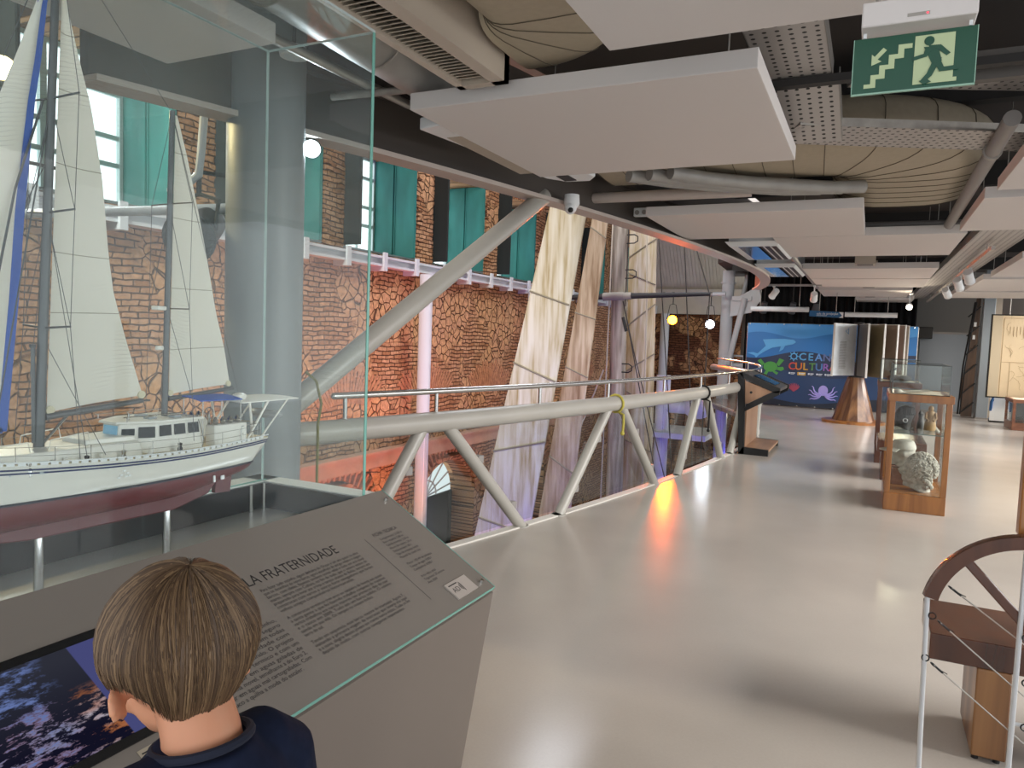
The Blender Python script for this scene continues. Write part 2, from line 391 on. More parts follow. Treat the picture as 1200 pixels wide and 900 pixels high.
# ragged toothed brick edges by the windows
for j in JAMB:
    for s_ in range(20):
        if rnd.random() < .62:
            d = .03 + .06*rnd.random(); z = 2.9 + s_*.0975
            m.bb((XF-.25,j-.02,z),(XF-.005,j+.0,z+.08)) if 0 else m.bb((XF-.2,j-WW-.01,z),(XF+.0,j-WW+d,z+.075))
for j in JAMB:
    for s_ in range(20):
        if rnd.random() < .5: m.bb((XF-.02,j+.02,2.9+s_*.0975),(XF+.035,j+.12+.1*rnd.random(),2.97+s_*.0975))
struct(m.build('wall_left', MT['brick'], smooth=0))
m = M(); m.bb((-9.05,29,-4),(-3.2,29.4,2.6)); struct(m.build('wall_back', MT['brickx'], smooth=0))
m = M(); m.bb((-9.05,-.6,-4),(-2.9,-.2,7)); struct(m.build('wall_front', mat('front_wall_plaster', '#8b7a6c', .9), smooth=0))
m = M(); m.bb((-9.05,-.6,-4.2),(-2.2,29.4,-4)); struct(m.build('floor_atrium', mat('atrium_floor', '#6d675f', .35, var=.15, scale=1.5), smooth=0))
m = M(); m.bb((-3.0,-.2,-4),(-2.9,29,-.3)) if 0 else m.bb((-1.4,-.2,-4),(-1.3,29,-.12))
struct(m.build('wall_under_balcony', mat('under_balcony_wall', '#6a625a', .8), smooth=0))
# far upper end: sloping ribbed boards over the brick
wv = mat('ribbed_board', '#cfc9bd', .7, var=.05, scale=3)
m = M()
for i in range(46):
    x0 = -9 + i*.128
    m.hexa([(x0,28.9,3.55),(x0+.108,28.9,3.55),(x0+.108,27.3,5.6),(x0,27.3,5.6),(x0,28.95,3.62),(x0+.108,28.95,3.62),(x0+.108,27.35,5.67),(x0,27.35,5.67)])
    m.hexa([(x0+.108,28.93,3.55),(x0+.128,28.93,3.55),(x0+.128,27.33,5.6),(x0+.108,27.33,5.6),(x0+.108,28.95,3.62),(x0+.128,28.95,3.62),(x0+.128,27.35,5.67),(x0+.108,27.35,5.67)])
m.bb((-9,28.7,2.6),(-3.2,29.3,3.3)); m.bb((-9,28.6,3.3),(-3.2,29.35,3.55)); m.bb((-9,27.1,5.6),(-3.2,27.5,6.0))
struct(m.build('trim_4', wv, smooth=0))
m = M(); m.bb((-9.05,-.6,7.0),(-2.4,3.4,7.15)); m.bb((-9.05,24,7.0),(-2.4,29.4,7.15)); m.bb((-9.05,3.4,7.0),(-2.4,24,7.15))
struct(m.build('ceiling_atrium', mat('atrium_ceiling', '#8a8782', .9), smooth=0))
m = M(); m.bb((-2.2,-1,3.7),(-2.05,29,7.1)); struct(m.build('wall_above_balcony', mat('upper_wall', '#b0a79c', .9), smooth=0))

# upper windows: white sash with panes, one teal pair of shutter leaves on the far jamb, one dark leaf at the near jamb
frm = mat('window_frame_white', '#c9dedd', .5)
for k, j in enumerate(JAMB):
    w_ = thing('window_%d' % (k+1), 'tall white sash window of the brick wall', 'window', (-8.9, j-WW/2, 2.9)); w_['kind'] = 'structure'; del w_['label']; del w_['category']
    a, c = j-WW, j-.04
    m = M(); m.bb((-9.04,a,2.92),(-9.0,c,4.84)); m.build('pane', MT['sky'], w_, smooth=0)
    m = M()
    for y in (a+.04, (a+c)/2, c-.04): m.bb((-9.0,y-.04,2.92),(-8.93,y+.04,4.84))
    for y in ((3*a+c)/4, (a+3*c)/4): m.bb((-8.99,y-.015,2.92),(-8.95,y+.015,4.84))
    for z in (2.95, 3.55, 3.9, 4.45, 4.82): m.bb((-8.99,a,z-.03),(-8.94,c,z+.03))
    m.build('window_frame', frm, w_, smooth=0)
    m = M(); m.bb((-8.99,a,2.9),(-7.97,c,2.93)); m.build('window_sill', mat('sill', '#5d6a66', .7), w_, smooth=0)
    for q in range(2):
        sh = M(); x0 = -8.97 + q*.5
        sh.bb((x0,j-.075,2.95),(x0+.485,j-.03,4.83))
        for z0, z1 in ((3.0,3.5),(3.56,4.78)):
            pass
        sh.bb((x0+.01,j-.085,2.95),(x0+.03,j-.07,4.83)); sh.bb((x0+.455,j-.085,2.95),(x0+.475,j-.07,4.83))
        sh.build('shutter_leaf', MT['teal'], w_, smooth=0)
    sh = M(); sh.bb((-8.6,a+.02,2.95),(-7.68,a+.07,4.83)); sh.build('shutter_leaf', MT['tealdark'], w_, smooth=0)

# white service beam with brackets under the windows
t = thing('wall_beam', 'long white steel beam with brackets running along the brick wall under the windows', 'beam', (-7.9,0,2.62))
m = M(); m.bb((-7.98,0,2.66),(-7.74,30,2.70)); m.bb((-7.98,0,2.80),(-7.74,30,2.84)); m.bb((-7.88,0,2.70),(-7.84,30,2.80)); m.build('beam_body', MT['steelw'], t, smooth=0)
br_ = M(); br_.bb((-8.0,-.05,2.58),(-7.72,.05,2.66)); br_.bb((-7.74,-.05,2.58),(-7.70,.05,2.9))
first = None
for i in range(30):
    if first is None:
        first = br_.build('bracket', MT['steelw'], t, smooth=0); first.location = (0, .6, 0); continue
    c_ = first.copy(); COL.objects.link(c_); c_.location = (0, .6 + i*1.0, 0)
# lower pale strip on the wall at the level of the first floor
m = M(); m.bb((-8.0,0,-.92),(-7.86,30,-.66)); m.bb((-8.0,0,-.66),(-7.8,30,-.62))
tag(m.build('wall_ledge', mat('ledge_pale', '#c79a7e', .7, var=.15, scale=3), smooth=0), 'pale ledge along the brick wall just below the floor level of the balcony', 'ledge')
# fan shaped relieving arches of bricks set in the wall
def fan_arch(yc, z0, w, h, n, spread):
    m = M()
    for i in range(n):
        t_ = (i+.5)/n*2-1; a = t_*spread
        p = V((-8.012, yc + t_*w/2*.72, z0 - .1*t_*t_)); d = V((0, math.sin(a), math.cos(a)))
        m.beam(p, p + d*h*(.9+.2*rnd.random()), .05, w/n*.62, up=(1,0,0))
    return m
for i, yc in enumerate((9.95, 12.5, 15.2, 18.2, 21.4)):
    struct(fan_arch(yc, .28, 1.7, .62, 22, .85).build('trim_%d' % (5+i), MT['brickred'], smooth=0))
for i, (a, c) in enumerate(lo):
    m = M()
    for q in range(26):
        al = math.pi*(q+.5)/26
        rr_ = (c-a)/2
        p = V((-8.008, (a+c)/2 - rr_*1.02*math.cos(al), -2.0 + .98*math.sin(al)))
        d = V((0, -math.cos(al)*.8, math.sin(al))).normalized()
        m.beam(p, p+d*.34, .05, .075, up=(1,0,0))
    struct(m.build('trim_%d' % (10+i), MT['brickred'], smooth=0))
    dr = thing('door_%d' % (i+1), 'x', 'door', (-8.6,(a+c)/2,-4)); dr['kind'] = 'structure'; del dr['label']; del dr['category']
    m = M(); m.bb((-8.65,a,-4),(-8.58,c,-2.1)); 
    for y in (a+.12,(a+c)/2,c-.12): m.bb((-8.58,y-.05,-4),(-8.54,y+.05,-2.1))
    m.build('door_leaf', mat('dark_green_door', '#1b2a25', .6), dr, smooth=0)
    m = M(); R_ = (c-a)/2
    m.prism([(R_*math.cos(math.pi*q/24), .9*math.sin(math.pi*q/24)) for q in range(25)], (-8.66,(a+c)/2,-2.1), (0,1,0), (0,0,1), (.03,0,0))
    m.build('fanlight_pane', emis('fanlight_day', '#e8f2f2', 1.2), dr, smooth=0)
    m = M()
    for q in range(9):
        al = math.pi*(q+.5)/9
        m.beam((-8.61,(a+c)/2,-2.08), (-8.61,(a+c)/2+R_*math.cos(al),-2.1+.9*math.sin(al)), .03, .025, up=(1,0,0))
    m.path([(-8.61,(a+c)/2+R_*.4*math.cos(math.pi*q/20),-2.1+.38*math.sin(math.pi*q/20)) for q in range(21)], .02, 6)
    m.build('fanlight_bars', MT['white'], dr, smooth=0)
    m = M(); m.bb((-9.05,a,-2.1),(-8.66,c,-1.0))
    # masonry left and right above the round fanlight
    pts = [(R_*math.cos(math.pi*q/24), .9*math.sin(math.pi*q/24)) for q in range(25)]
    m = M(); m.prism([(R_,0)] + pts[1:-1] + [(-R_,0),(-R_,.96),(R_,.96)], (-8.5,(a+c)/2,-2.1), (0,1,0), (0,0,1), (.45,0,0))
    struct(m.build('wall_arch_%d' % (i+1), MT['brick'], smooth=0))
# ---------------------------------------------------------------- balustrade truss and columns
def column(name, label, x, y, z0, z1, r, m_, grp=None, flange=True):
    t = thing(name, label, 'column', (x, y, z0), 0, grp)
    m = M(); m.tube((x,y,z0),(x,y,z1),r,n=32); m.build('shaft', m_, t)
    m = M(); m.tube((x,y,z0),(x,y,z0+.03),r*1.5,n=24); m.build('base_plate', m_, t)
    if flange:
        m = M(); m.tube((x,y,z1-.35),(x,y,z1-.31),r*1.25,n=24); m.build('collar', m_, t)
    return t
CXP, CYP = -3.03, 3.05
column('steel_column', 'thick round grey steel column behind the model boat case', CXP, CYP, -4, 3.5, .205, MT['column'])
t = thing('truss_balustrade', 'curved pale grey tubular truss balustrade with glass infill at the balcony edge', 'balustrade', (cx(8), 8, 0))
def on(y, z, off=0):
    n = cn(y); return V((cx(y), y, 0)) + V((n.y, -n.x, 0))*off + V((0,0,z))
ys_ = [3.18 + i*(18.9-3.18)/70 for i in range(71)]
m = M(); m.path([on(y, .925) for y in ys_], .072, 20); m.build('top_chord', MT['steel'], t)
hs = [3.5 + i*(18.6-3.5)/60 for i in range(61)]
m = M(); m.path([on(y, 1.14) for y in hs], .021, 12); m.ball(on(3.5,1.14), .021, 10, 6); m.build('handrail', MT['inox'], t)
for y in (3.58, 4.33, 5.5, 6.6, 7.85, 9.0, 10.2, 11.6, 13.1, 14.6, 16.1, 17.6):
    m = M(); m.tube(on(y,.98), on(y,1.13), .014); m.build('handrail_post', MT['inox'], t)
webs = [(4.21,3.6),(4.43,5.316),(6.62,5.842),(6.86,7.722),(8.9,8.36),(9.2,9.99),(11.2,10.45),(11.4,12.4),(13.4,12.6),(13.6,14.8),(15.7,14.9),(15.9,17.0)]
for yt, yb in webs:
    m = M(); a, c = on(yt,.9), on(yb,0.0)
    d = (c-a).normalized(); m.tube(a, c + d*.0, .047, n=16)
    m.tube(c+V((0,0,.0)), c+V((0,0,.012)), .062, n=16)
    wo = m.build('web_tube', MT['steel'], t)
    for k in (.32, .78):                       # small glass clips on the web
        p = a.lerp(c, k); n = cn(p.y)
        m = M(); m.box(p + V((-n.y,n.x,0))*-.0 + V((n.y,-n.x,0))*.0 + n*.068, (.06,.055,.06), rz=math.atan2(n.y,n.x)); m.build('glass_clip', MT['conduit'], wo, bev=.004)
# glass infill
GL = glass('balustrade_glass', '#eef2f2', 1.0, dust=.02)
bays = [(3.3,4.3),(4.3,5.58),(5.58,6.75),(6.75,8.05),(8.05,9.15),(9.15,10.2),(10.2,11.6),(11.6,13.2),(13.2,14.8),(14.8,16.6)]
for a, c in bays:
    m = M(); n = 4
    m.slab(lambda u, v: on(a+.01+(c-a-.02)*u, .02+.83*v, -.085), n, 1, (.012,0,0)); m.build('glass_panel', GL, t, smooth=0)
m = M(); m.tube((CXP+.05,CYP+.1,1.06),(cx(5.5)-.03,5.5,2.68),.068,n=20)
m.build('diagonal_brace', MT['steel'], t)
# far end of the same truss: column, gusset and brace
tc_ = column('steel_column', 'far white round steel column standing left of the blue banner', -3.62, 20.7, -4, 3.5, .16, MT['steelw'])
t = thing('corner_brace', 'white steel gusset and slanting tube braced against the far column', 'brace', (-3.4,20.5,.9))
m = M(); m.tube((-3.5,20.6,.95),(-3.12,20.4,2.75),.075,n=16); m.build('brace_tube', MT['steelw'], t)
m = M(); m.prism([(0,0),(.55,.12),(.78,.45),(.72,.85),(.3,.6),(0,.45)], (-3.5,20.5,2.25), (1,0,0), (0,0,1), (0,.04,0)); m.build('gusset_plate', MT['steelw'], t, bev=.01)
m = M(); m.bb((-3.46,20.42,2.68),(-2.95,20.5,2.8)); m.build('stiffener', MT['steelw'], t)
for i, dx in enumerate((.0,.18,.34)):
    m = M(); m.tube((-3.3+dx,20.9,2.6+.1*i),(-3.15+dx,20.9,3.4),.05,n=12); m.build('upper_strut', MT['steelw'], t)
t = thing('far_guard_rail', 'white tubular guard rail on the far edge of the balcony left of the banner', 'railing', (-3.3,20.9,0))
m = M(); m.tube((-3.55,20.75,.93),(-2.55,20.95,.90),.075,n=16); m.build('top_chord', MT['steelw'], t)
m = M(); m.tube((-3.45,20.75,1.2),(-2.5,20.97,1.16),.025); m.build('handrail', MT['steelw'], t)
for k in range(4):
    m = M(); x = -3.4+.27*k; m.tube((x,20.78+.05*k,.95),(x,20.78+.05*k,1.19),.018); m.build('handrail_post', MT['steelw'], t)

# cords tied to the rail
def cord(name, label, pts, col, r=.008):
    m = M(); m.path(pts, r, 8)
    m.ball(pts[-1], r*1.8, 8, 6)
    return tag(m.build(name, mat(name+'_'+col, '#'+col, .8)), label, 'cord')
n = cn(3.4)
pts = [V((-2.86,3.2,1.30)), V((-2.80,3.22,1.25)), V((-2.785,3.25,1.12)), V((-2.80,3.24,1.0)), V((-2.79,3.23,.85)), V((-2.80,3.24,.72)), V((-2.79,3.23,.62))]
cord('cord', 'olive cord hanging by the big column at the start of the rail', pts, '6f6a2e')
def loop_on(y, low):
    c = on(y,.925); nn = cn(y); o = V((nn.y,-nn.x,0)); p = []
    for i in range(14):
        a = -1.2 + 2*math.pi*i/13
        p.append(c + o*math.cos(a)*.085 + V((0,0,1))*math.sin(a)*.085 + nn*.01*i/13)
    return p + [c + o*.09 + V((0,0,-.1)), c + o*.085 + V((0,0,-.1-low*.5)) + nn*.02, c + o*.088 + V((0,0,-.1-low))]
cord('strap', 'yellow green strap knotted round the middle of the curved rail', loop_on(6.75,.18), 'b7ab4e', .012)
cord('strap', 'black strap with a clip hanging from the far part of the curved rail', loop_on(9.1,.36), '1b1a1a', .011)

# ---------------------------------------------------------------- things standing in the atrium
for i, (x, y, lab) in enumerate(((-7.6,11.75,'pink lit slender column against the brick wall beside the arched fan window'),
                             (-7.6,16.6,'slender grey column against the brick wall behind the leaning planks'),
                             (-7.35,28.6,'slender grey column at the far brick wall under the orange lamp'))):
    column('wall_column', lab, x, y, -4, 2.62 if i<2 else 2.6, .125 if i<2 else .17, MT['steelw'], flange=False)
# three weathered raft hulls stood on end: wide, thin, tapering planks with straps
def plankmat(name, a, b_, c_):
    m = bpy.data.materials.new(name); m.use_nodes = True; nt = m.node_tree; L = nt.links.new; N = nt.nodes.new; bs = nt.nodes['Principled BSDF']; bs.inputs['Roughness'].default_value = .75
    tc = N('ShaderNodeTexCoord'); mp = N('ShaderNodeMapping'); mp.inputs['Scale'].default_value = (6,6,.5); L(tc.outputs['Object'], mp.inputs[0])
    n = N('ShaderNodeTexNoise'); n.inputs['Scale'].default_value = 2; n.inputs['Detail'].default_value = 8; L(mp.outputs[0], n.inputs[0])
    r = N('ShaderNodeValToRGB'); r.color_ramp.elements[0].position = .3; r.color_ramp.elements[0].color = hx(c_); r.color_ramp.elements[1].position = .66; r.color_ramp.elements[1].color = hx(a)
    e = r.color_ramp.elements.new(.48); e.color = hx(b_)
    L(n.outputs['Fac'], r.inputs[0]); L(r.outputs[0], bs.inputs['Base Color']); return m
PK1 = plankmat('weathered_raft_cream', '#dad3c6', '#cabfa8', '#a08a5c')
PK2 = plankmat('weathered_raft_brown', '#cdbb9f', '#b39c7e', '#85694b')
PK3 = plankmat('weathered_raft_pale', '#d6cdba', '#bfae8d', '#99824f')
def raft(label, tl, tr, bl, br, th, m_, straps):
    """a stood up hull: four corner points (front face) continuing down to the atrium floor"""
    tl, tr, bl, br = map(V, (tl, tr, bl, br))
    t = thing('wooden_raft', label, 'raft', (bl+br)/2)
    nrm = (tr-tl).cross(bl-tl).normalized()
    if nrm.y > 0: nrm = -nrm
    m = M(); rings = []
    for i in range(25):
        k = i/24; a, c = tl.lerp(bl,k), tr.lerp(br,k); ring = []
        for u, d in ((0,.25),(.08,.02),(.25,-.06),(.5,-.09),(.75,-.06),(.92,.02),(1,.25),(1,.6),(.9,.92),(.5,1),(.1,.92),(0,.6)):
            ring.append(a.lerp(c,u) - nrm*th*d + nrm*0)
        rings.append(ring)
    m.loft(rings); m.build('hull', m_, t)
    for k, s in straps:
        a, c = tl.lerp(bl,k), tr.lerp(br,k+s)
        m = M(); m.path([a+nrm*.0, a.lerp(c,.2)+nrm*th*.09, a.lerp(c,.5)+nrm*th*.12, a.lerp(c,.8)+nrm*th*.09, c], .016, 6); m.build('strap', mat('raft_strap', '#8f8672', .8), t)
    return t
def ext(a, b_, z):   # continue the line a-b down to height z
    a, b_ = V(a), V(b_); return a + (b_-a)*((z-a.z)/(b_.z-a.z))
A1, B1, A2, B2 = (-4.33,10,3.65), (-4.935,10,.80), (-3.80,10.1,3.6), (-4.215,10.1,.80)
raft('widest cream wooden raft hull leaning on end, first one beyond the balustrade', ext(B1,A1,3.75), ext(B2,A2,3.7), ext(A1,B1,-3.95)+V((-.0,0,0)), ext(A2,B2,-3.95), .16, PK1, ((.0,.02),(.2,.02),(.34,.03),(.52,-.03),(.66,.02)))
A1, B1, A2, B2 = (-4.80,13,3.82), (-5.27,13,.65), (-4.52,13.1,3.75), (-4.80,13.1,.67)
raft('narrow brown wooden raft hull leaning on end between the cream hull and the mast', ext(B1,A1,4.0), ext(B2,A2,3.95), ext(A1,B1,-3.95), ext(A2,B2,-3.95), .16, PK2, ((.05,.02),(.25,.01),(.38,.02),(.6,.04)))
raft('upright pale wooden raft hull standing behind the round mast', (-4.87,15.5,4.3), (-4.30,15.6,4.3), (-4.72,15.5,-3.95), (-4.06,15.6,-3.95), .18, PK3, ((.12,-.05),(.16,.03),(.3,-.06),(.42,-.05),(.47,.04),(.6,.03)))
# the mast with its spar, hoops and rigging
t = thing('ship_mast', 'round weathered wooden ship mast with a dark cross spar, among the rafts', 'mast', (-4.6,14.5,-3.95))
m = M(); m.path([(-4.58,14.5,-3.95),(-4.62,14.5,-1.6),(-4.66,14.5,.6),(-4.70,14.5,2.4),(-4.74,14.5,4.4)], [.17,.17,.165,.165,.16], 24); m.build('mast_pole', plankmat('mast_wood', '#bdb4a3', '#9a8f7f', '#6a5f52'), t)
m = M(); m.path([(-5.9,14.3,2.36),(-4.7,14.3,2.40),(-2.83,14.3,2.46)], [.05,.065,.035], 14); m.build('spar', mat('spar_black', '#232021', .6), t)
m = M(); m.path([(-4.97,14.3,2.39),(-4.52,14.3,2.41)], .085, 16); m.path([(-4.62,14.3,2.405),(-4.38,14.3,2.412)], .075, 16); m.build('spar_sleeve', mat('spar_sleeve', '#8f887e', .6), t)
for z in (3.55, 2.85, .95):
    m = M(); m.path([(-4.56,14.4,z+.09),(-4.40,14.38,z+.09),(-4.33,14.38,z+.05),(-4.33,14.38,z-.04),(-4.40,14.38,z-.08),(-4.56,14.4,z-.08)], .012, 8); m.build('climbing_hoop', MT['black'], t)
ROPE = mat('rope_pale', '#b8ae9c', .9); WIRE = mat('rope_dark', '#3c3733', .8)
for pts, rm in (([(-4.84,14.3,4.3),(-4.84,14.3,-3.9)],0), ([(-4.50,14.3,4.3),(-4.5,14.3,2.2)],1), ([(-4.9,14.3,.9),(-5.6,14.1,-1.2),(-6.6,13.9,-3.9)],0), ([(-4.55,14.3,2.3),(-4.35,14.3,1.5),(-3.6,14.2,-1.5),(-2.9,14.1,-3.9)],1),
                ([(-4.55,14.3,2.3),(-4.28,14.3,1.3),(-3.4,14.2,-1.5)],1), ([(-2.84,14.3,2.45),(-2.84,14.3,-2)],1), ([(-2.84,14.3,2.45),(-3.25,14.4,3.6)],1), ([(-3.9,14.3,3.7),(-3.55,14.3,.5),(-3.3,14.3,-2)],1), ([(-4.15,14.3,4.2),(-4.05,14.3,2.0),(-3.95,14.3,-2.5)],0), ([(-3.4,14.35,3.6),(-3.15,14.3,1.0),(-2.95,14.3,-1.5)],1)):
    m = M(); m.path(pts, .011 if rm else .016, 6); m.build('rigging_line', WIRE if rm else ROPE, t)
m = M(); m.path([(-4.52,14.25,1.98),(-4.44,14.25,1.7)], .035, 10); m.build('rigging_block', MT['black'], t)

# ground floor of the atrium: a displayed boat, platform, rails
t = thing('display_boat', 'white boat with a blue band lying on the ground floor under the balcony', 'boat', (-3.6,18,-3.9))
m = M(); rings = []
for i in range(17):
    k = i/16; y = 16.3 + 5.8*k; wd = .95*math.sin(math.pi*min(1,.12+.78*k))**.6; z0 = -3.2 + .25*(1-k)
    rings.append([(-3.7+wd*math.cos(a)*1.0, y, z0 + .75*(-math.sin(a))*(1 if True else 0)) for a in (math.pi*q/12 for q in range(13))])
m.loft(rings); m.build('hull', mat('boat_white', '#d7d8de', .5), t)
m = M(); m.bb((-4.2,17,-3.2),(-3.2,19,-2.7)); m.bb((-4.1,17.3,-2.7),(-3.3,18.4,-2.3)); m.build('cabin', mat('boat_cabin', '#c8ccd8', .5), t, bev=.06)
m = M()
for k in range(6): m.tube((-2.75,15.5+k*.9,-3.2),(-2.75,15.5+k*.9,-2.6),.02)
m.tube((-2.75,15.5,-2.6),(-2.75,20,-2.6),.025); m.build('guard_rail', MT['steelw'], t)
t = thing('stair_landing', 'white metal landing with a horizontal duct seen low through the balustrade glass', 'landing', (-4.6,21,-2))
m = M(); m.bb((-6.2,20.3,-1.2),(-3.95,22.4,-1.05)); m.build('deck', MT['steelw'], t)
m = M(); m.tube((-5.3,20.8,-4),(-5.3,20.8,.55),.2,n=20); m.build('post', MT['steelw'], t)
m = M(); m.tube((-5.3,20.8,-.35),(-4.5,20.8,-.35),.17,n=20); m.build('duct', MT['steelw'], t)
m = M(); m.ball((-4.3,20.8,-.3),(.42,.3,.34)); m.build('drum', MT['white'], t)

# spot lamps
def lamp(label, p, look, col, power, size=.09, on_=True, hang=.3, spot=None, cone=100, emi=60, blend=.4):
    p = V(p); d = (V(look)-p).normalized(); q = d.to_track_quat('Z','Y').to_matrix()
    t = thing('flood_lamp', label, 'lamp', p)
    m = M(); m.lathe([(.02,-.16),(size*.6,-.15),(size*.9,-.08),(size,0),(size*1.02,.02),(size*.93,.02),(size*.9,.0)], p, 24, q); m.build('lamp_housing', MT['black'], t)
    m = M(); m.lathe([(0,.0),(size*.85,.0),(size*.85,.012),(0,.012)], p + d*.002, 24, q)
    m.build('lamp_lens', emis('lens_'+col, '#'+col, emi) if on_ else mat('lens_off', '#cfd6da', .2), t)
    if hang:
        m = M(); m.path([p+q@V((size*1.05,0,-.02)), p+q@V((size*1.1,0,-.12))*.0+q@V((size*1.1,0,-.02)) , p+V((size*.6,0,hang*.6)), p+V((0,0,hang*.65)), p+V((-size*.6,0,hang*.6)), p+q@V((-size*1.1,0,-.02))], .008, 6)
        m.tube(p+V((0,0,hang*.62)), p+V((0,0,hang)), .012); m.build('yoke', MT['black'], t)
    if power:
        ld = bpy.data.lights.new('lamp_light', 'SPOT'); ld.energy = power; ld.color = hx(col)[:3]; ld.spot_size = math.radians(cone); ld.spot_blend = blend; ld.shadow_soft_size = size*.7
        lo_ = bpy.data.objects.new('lamp_light', ld); COL.objects.link(lo_); lo_.parent = t; lo_.location = d*.04
        lo_.rotation_euler = (-d).to_track_quat('Z','Y').to_euler()
    return t
LAMPL = (-4.5,2.52,2.95)
m = M(); m.tube((-5.4,20.0,2.80),(-3.55,20.0,2.83),.055,n=14); 
t = thing('lamp_pipe', 'white horizontal pipe carrying the orange and the white lamp at the far end', 'pipe', (-4.5,20,2.8)); m.build('pipe_body', MT['steelw'], t)
for x in (-5.2,-4.94,-3.92):
    m = M(); m.tube((x-.03,20,2.81),(x+.03,20,2.81),.07,n=12); m.build('clamp', MT['galv'], t)
lamp('orange lit flood lamp hanging from the far white pipe', (-4.94,20,2.11), (-1.6,8.5,.0), 'ff5f0a', 900, .14, hang=.68, emi=150, cone=70)
lamp('white lit flood lamp hanging beside the orange one at the far end', (-3.92,20,2.02), (-1.9,8,.4), 'eef4ff', 50, .13, hang=.78, emi=45, cone=70)
lamp('white lit spot lamp added to the big grey column for a reflection in the glass', (-2.97,3.34,2.58), (-1.2,1.6,1.6), 'e9f4ff', 25, .055, hang=0, emi=40)  # lamp and bracket added in place of a lamp reflection in the glass
m = M(); m.tube((-3.0,3.24,2.56),(-2.98,3.30,2.58),.015); tag(m.build('lamp_bracket', MT['galv']), 'added short bracket holding the spot lamp put in for a glass reflection', 'bracket')
lamp('warm lit flood lamp at the far left behind the foresail', LAMPL, (-1.6,1.0,1.9), 'ffe2a8', 120, .075, hang=7.0-LAMPL[2], emi=30)
# stage spots on the cross pipe behind the model boat
t = thing('cross_pipe', 'white horizontal pipe running from the big column to the brick wall', 'pipe', (-5,3.05,2.2))
m = M(); m.tube((-3.2,3.05,2.2),(-8.0,3.05,2.32),.03,n=12); m.build('pipe_body', MT['steelw'], t)
m = M(); m.tube((-8.0,3.05,2.32),(-7.96,3.05,2.32),.08,n=12); m.build('wall_flange', MT['steelw'], t)
def stage_spot(label, p, rx):
    p = V(p); t = thing('stage_spot', label, 'lamp', p)
    q = Matrix.Rotation(rx, 3, 'X') @ Matrix.Rotation(.5, 3, 'Y')
    m = M(); m.lathe([(.07,-.2),(.09,-.19),(.11,0),(.13,.12),(.14,.16),(.12,.16),(.1,.02)], p, 24, q); m.build('lamp_housing', MT['black'], t)
    m = M(); m.lathe([(.0,-.222),(.085,-.22),(.09,-.2),(0,-.2)], p, 20, q); m.build('end_cap', MT['white'], t)
    m = M(); m.path([p+V((.13,0,0)),p+V((.15,0,.16)),p+V((0,0,.2)),p+V((-.15,0,.16)),p+V((-.13,0,0))], .012, 6); m.tube(p+V((0,0,.2)),p+V((0,0,.34)),.014); m.build('yoke', MT['black'], t)
stage_spot('black stage spot with white cap behind the mainsail of the model boat', (-4.72,2.62,2.20), 2.2)
stage_spot('black stage spot with white cap on the left side of the big column', (-3.37,2.9,2.06), 2.0)
m = M(); m.tube((-4.72,2.62,2.5),(-4.72,3.08,2.5),.012); m.tube((-4.72,3.06,2.22),(-4.72,3.06,2.52),.014); m.tube((-3.37,2.9,2.38),(-3.3,3.05,2.38),.012); tag(m.build('spot_hanger', MT['black']), 'thin black hangers holding the stage spots by the cross pipe', 'bracket')
m = M(); m.path([(-3.25,2.95,3.3),(-3.32,2.9,2.85),(-3.33,2.88,2.5),(-3.35,2.88,2.36),(-3.45,2.88,2.31),(-3.6,2.9,2.29)], .022, 10); tag(m.build('bent_conduit', MT['steelw']), 'bent white conduit beside the top of the big column', 'pipe')
# ---------------------------------------------------------------- exhibit desk with the model boat
DX0, DX1, DZ0, DZ1 = -1.60, -1.118, .95, .675         # upper and lower edge of the sloped panel
UP = V((DX0-DX1, 0, DZ0-DZ1)).normalized(); NRM = V((0,1,0)).cross(UP).normalized()
def dk(s, y, h=0):                                    # point on the slope: s metres below the upper edge
    return V((DX0, y, DZ0)) - UP*s + NRM*h
SL = V((DX0-DX1,0,DZ0-DZ1)).length
Y0, Y1 = .1, 2.202
desk = thing('exhibit_desk', 'grey museum desk with a sloped text panel and screen, carrying the model boat', 'desk', (-1.7,1.2,0))
PG = MT['plinthgrey']
m = M()
m.prism([(-1.60,.938),(-1.118,.663),(-1.222,0),(-2.2,0),(-2.2,.84),(-1.6,.84)], (0,Y0,0), (1,0,0), (0,0,1), (0,Y1-Y0,0)); m.build('cabinet_body', PG, desk, smooth=0)
m = M()
m.bb((-2.2,Y0,.84),(-2.09,Y1,.949)); m.bb((-2.2,2.112,.84),(-1.6,Y1,.949)); m.bb((-2.2,Y0,.84),(-1.6,.4,.949)); m.bb((-1.62,Y0,.84),(-1.6,Y1,.945))
m.build('case_rim', mat('case_rim_white', '#dcdedd', .4), desk, smooth=0, bev=.002)
m = M(); m.bb((-2.09,.4,.842),(-1.62,2.112,.848)); m.build('case_floor', mat('case_floor_dark', '#8d8a85', .3, spec=.5), desk, smooth=0)
m = M(); m.bb((-2.09,2.095,.85),(-1.63,2.111,.945)); m.bb((-2.089,.4,.85),(-2.075,2.1,.945)); m.build('case_lining', mat('case_lining_dark', '#100f0f', .3), desk, smooth=0)
m = M(); m.bb((-1.634,.42,.928),(-1.622,2.09,.938)); m.build('led_strip', emis('led_strip', '#eef6ff', 8), desk, smooth=0)
m = M()
m.slab(lambda u, v: dk(SL*v, Y0+(Y1-Y0)*u, .0), 1, 1, NRM*.010); m.build('panel_glass', mat('back_painted_panel', '#7d766f', .16, spec=.5), desk, smooth=0)
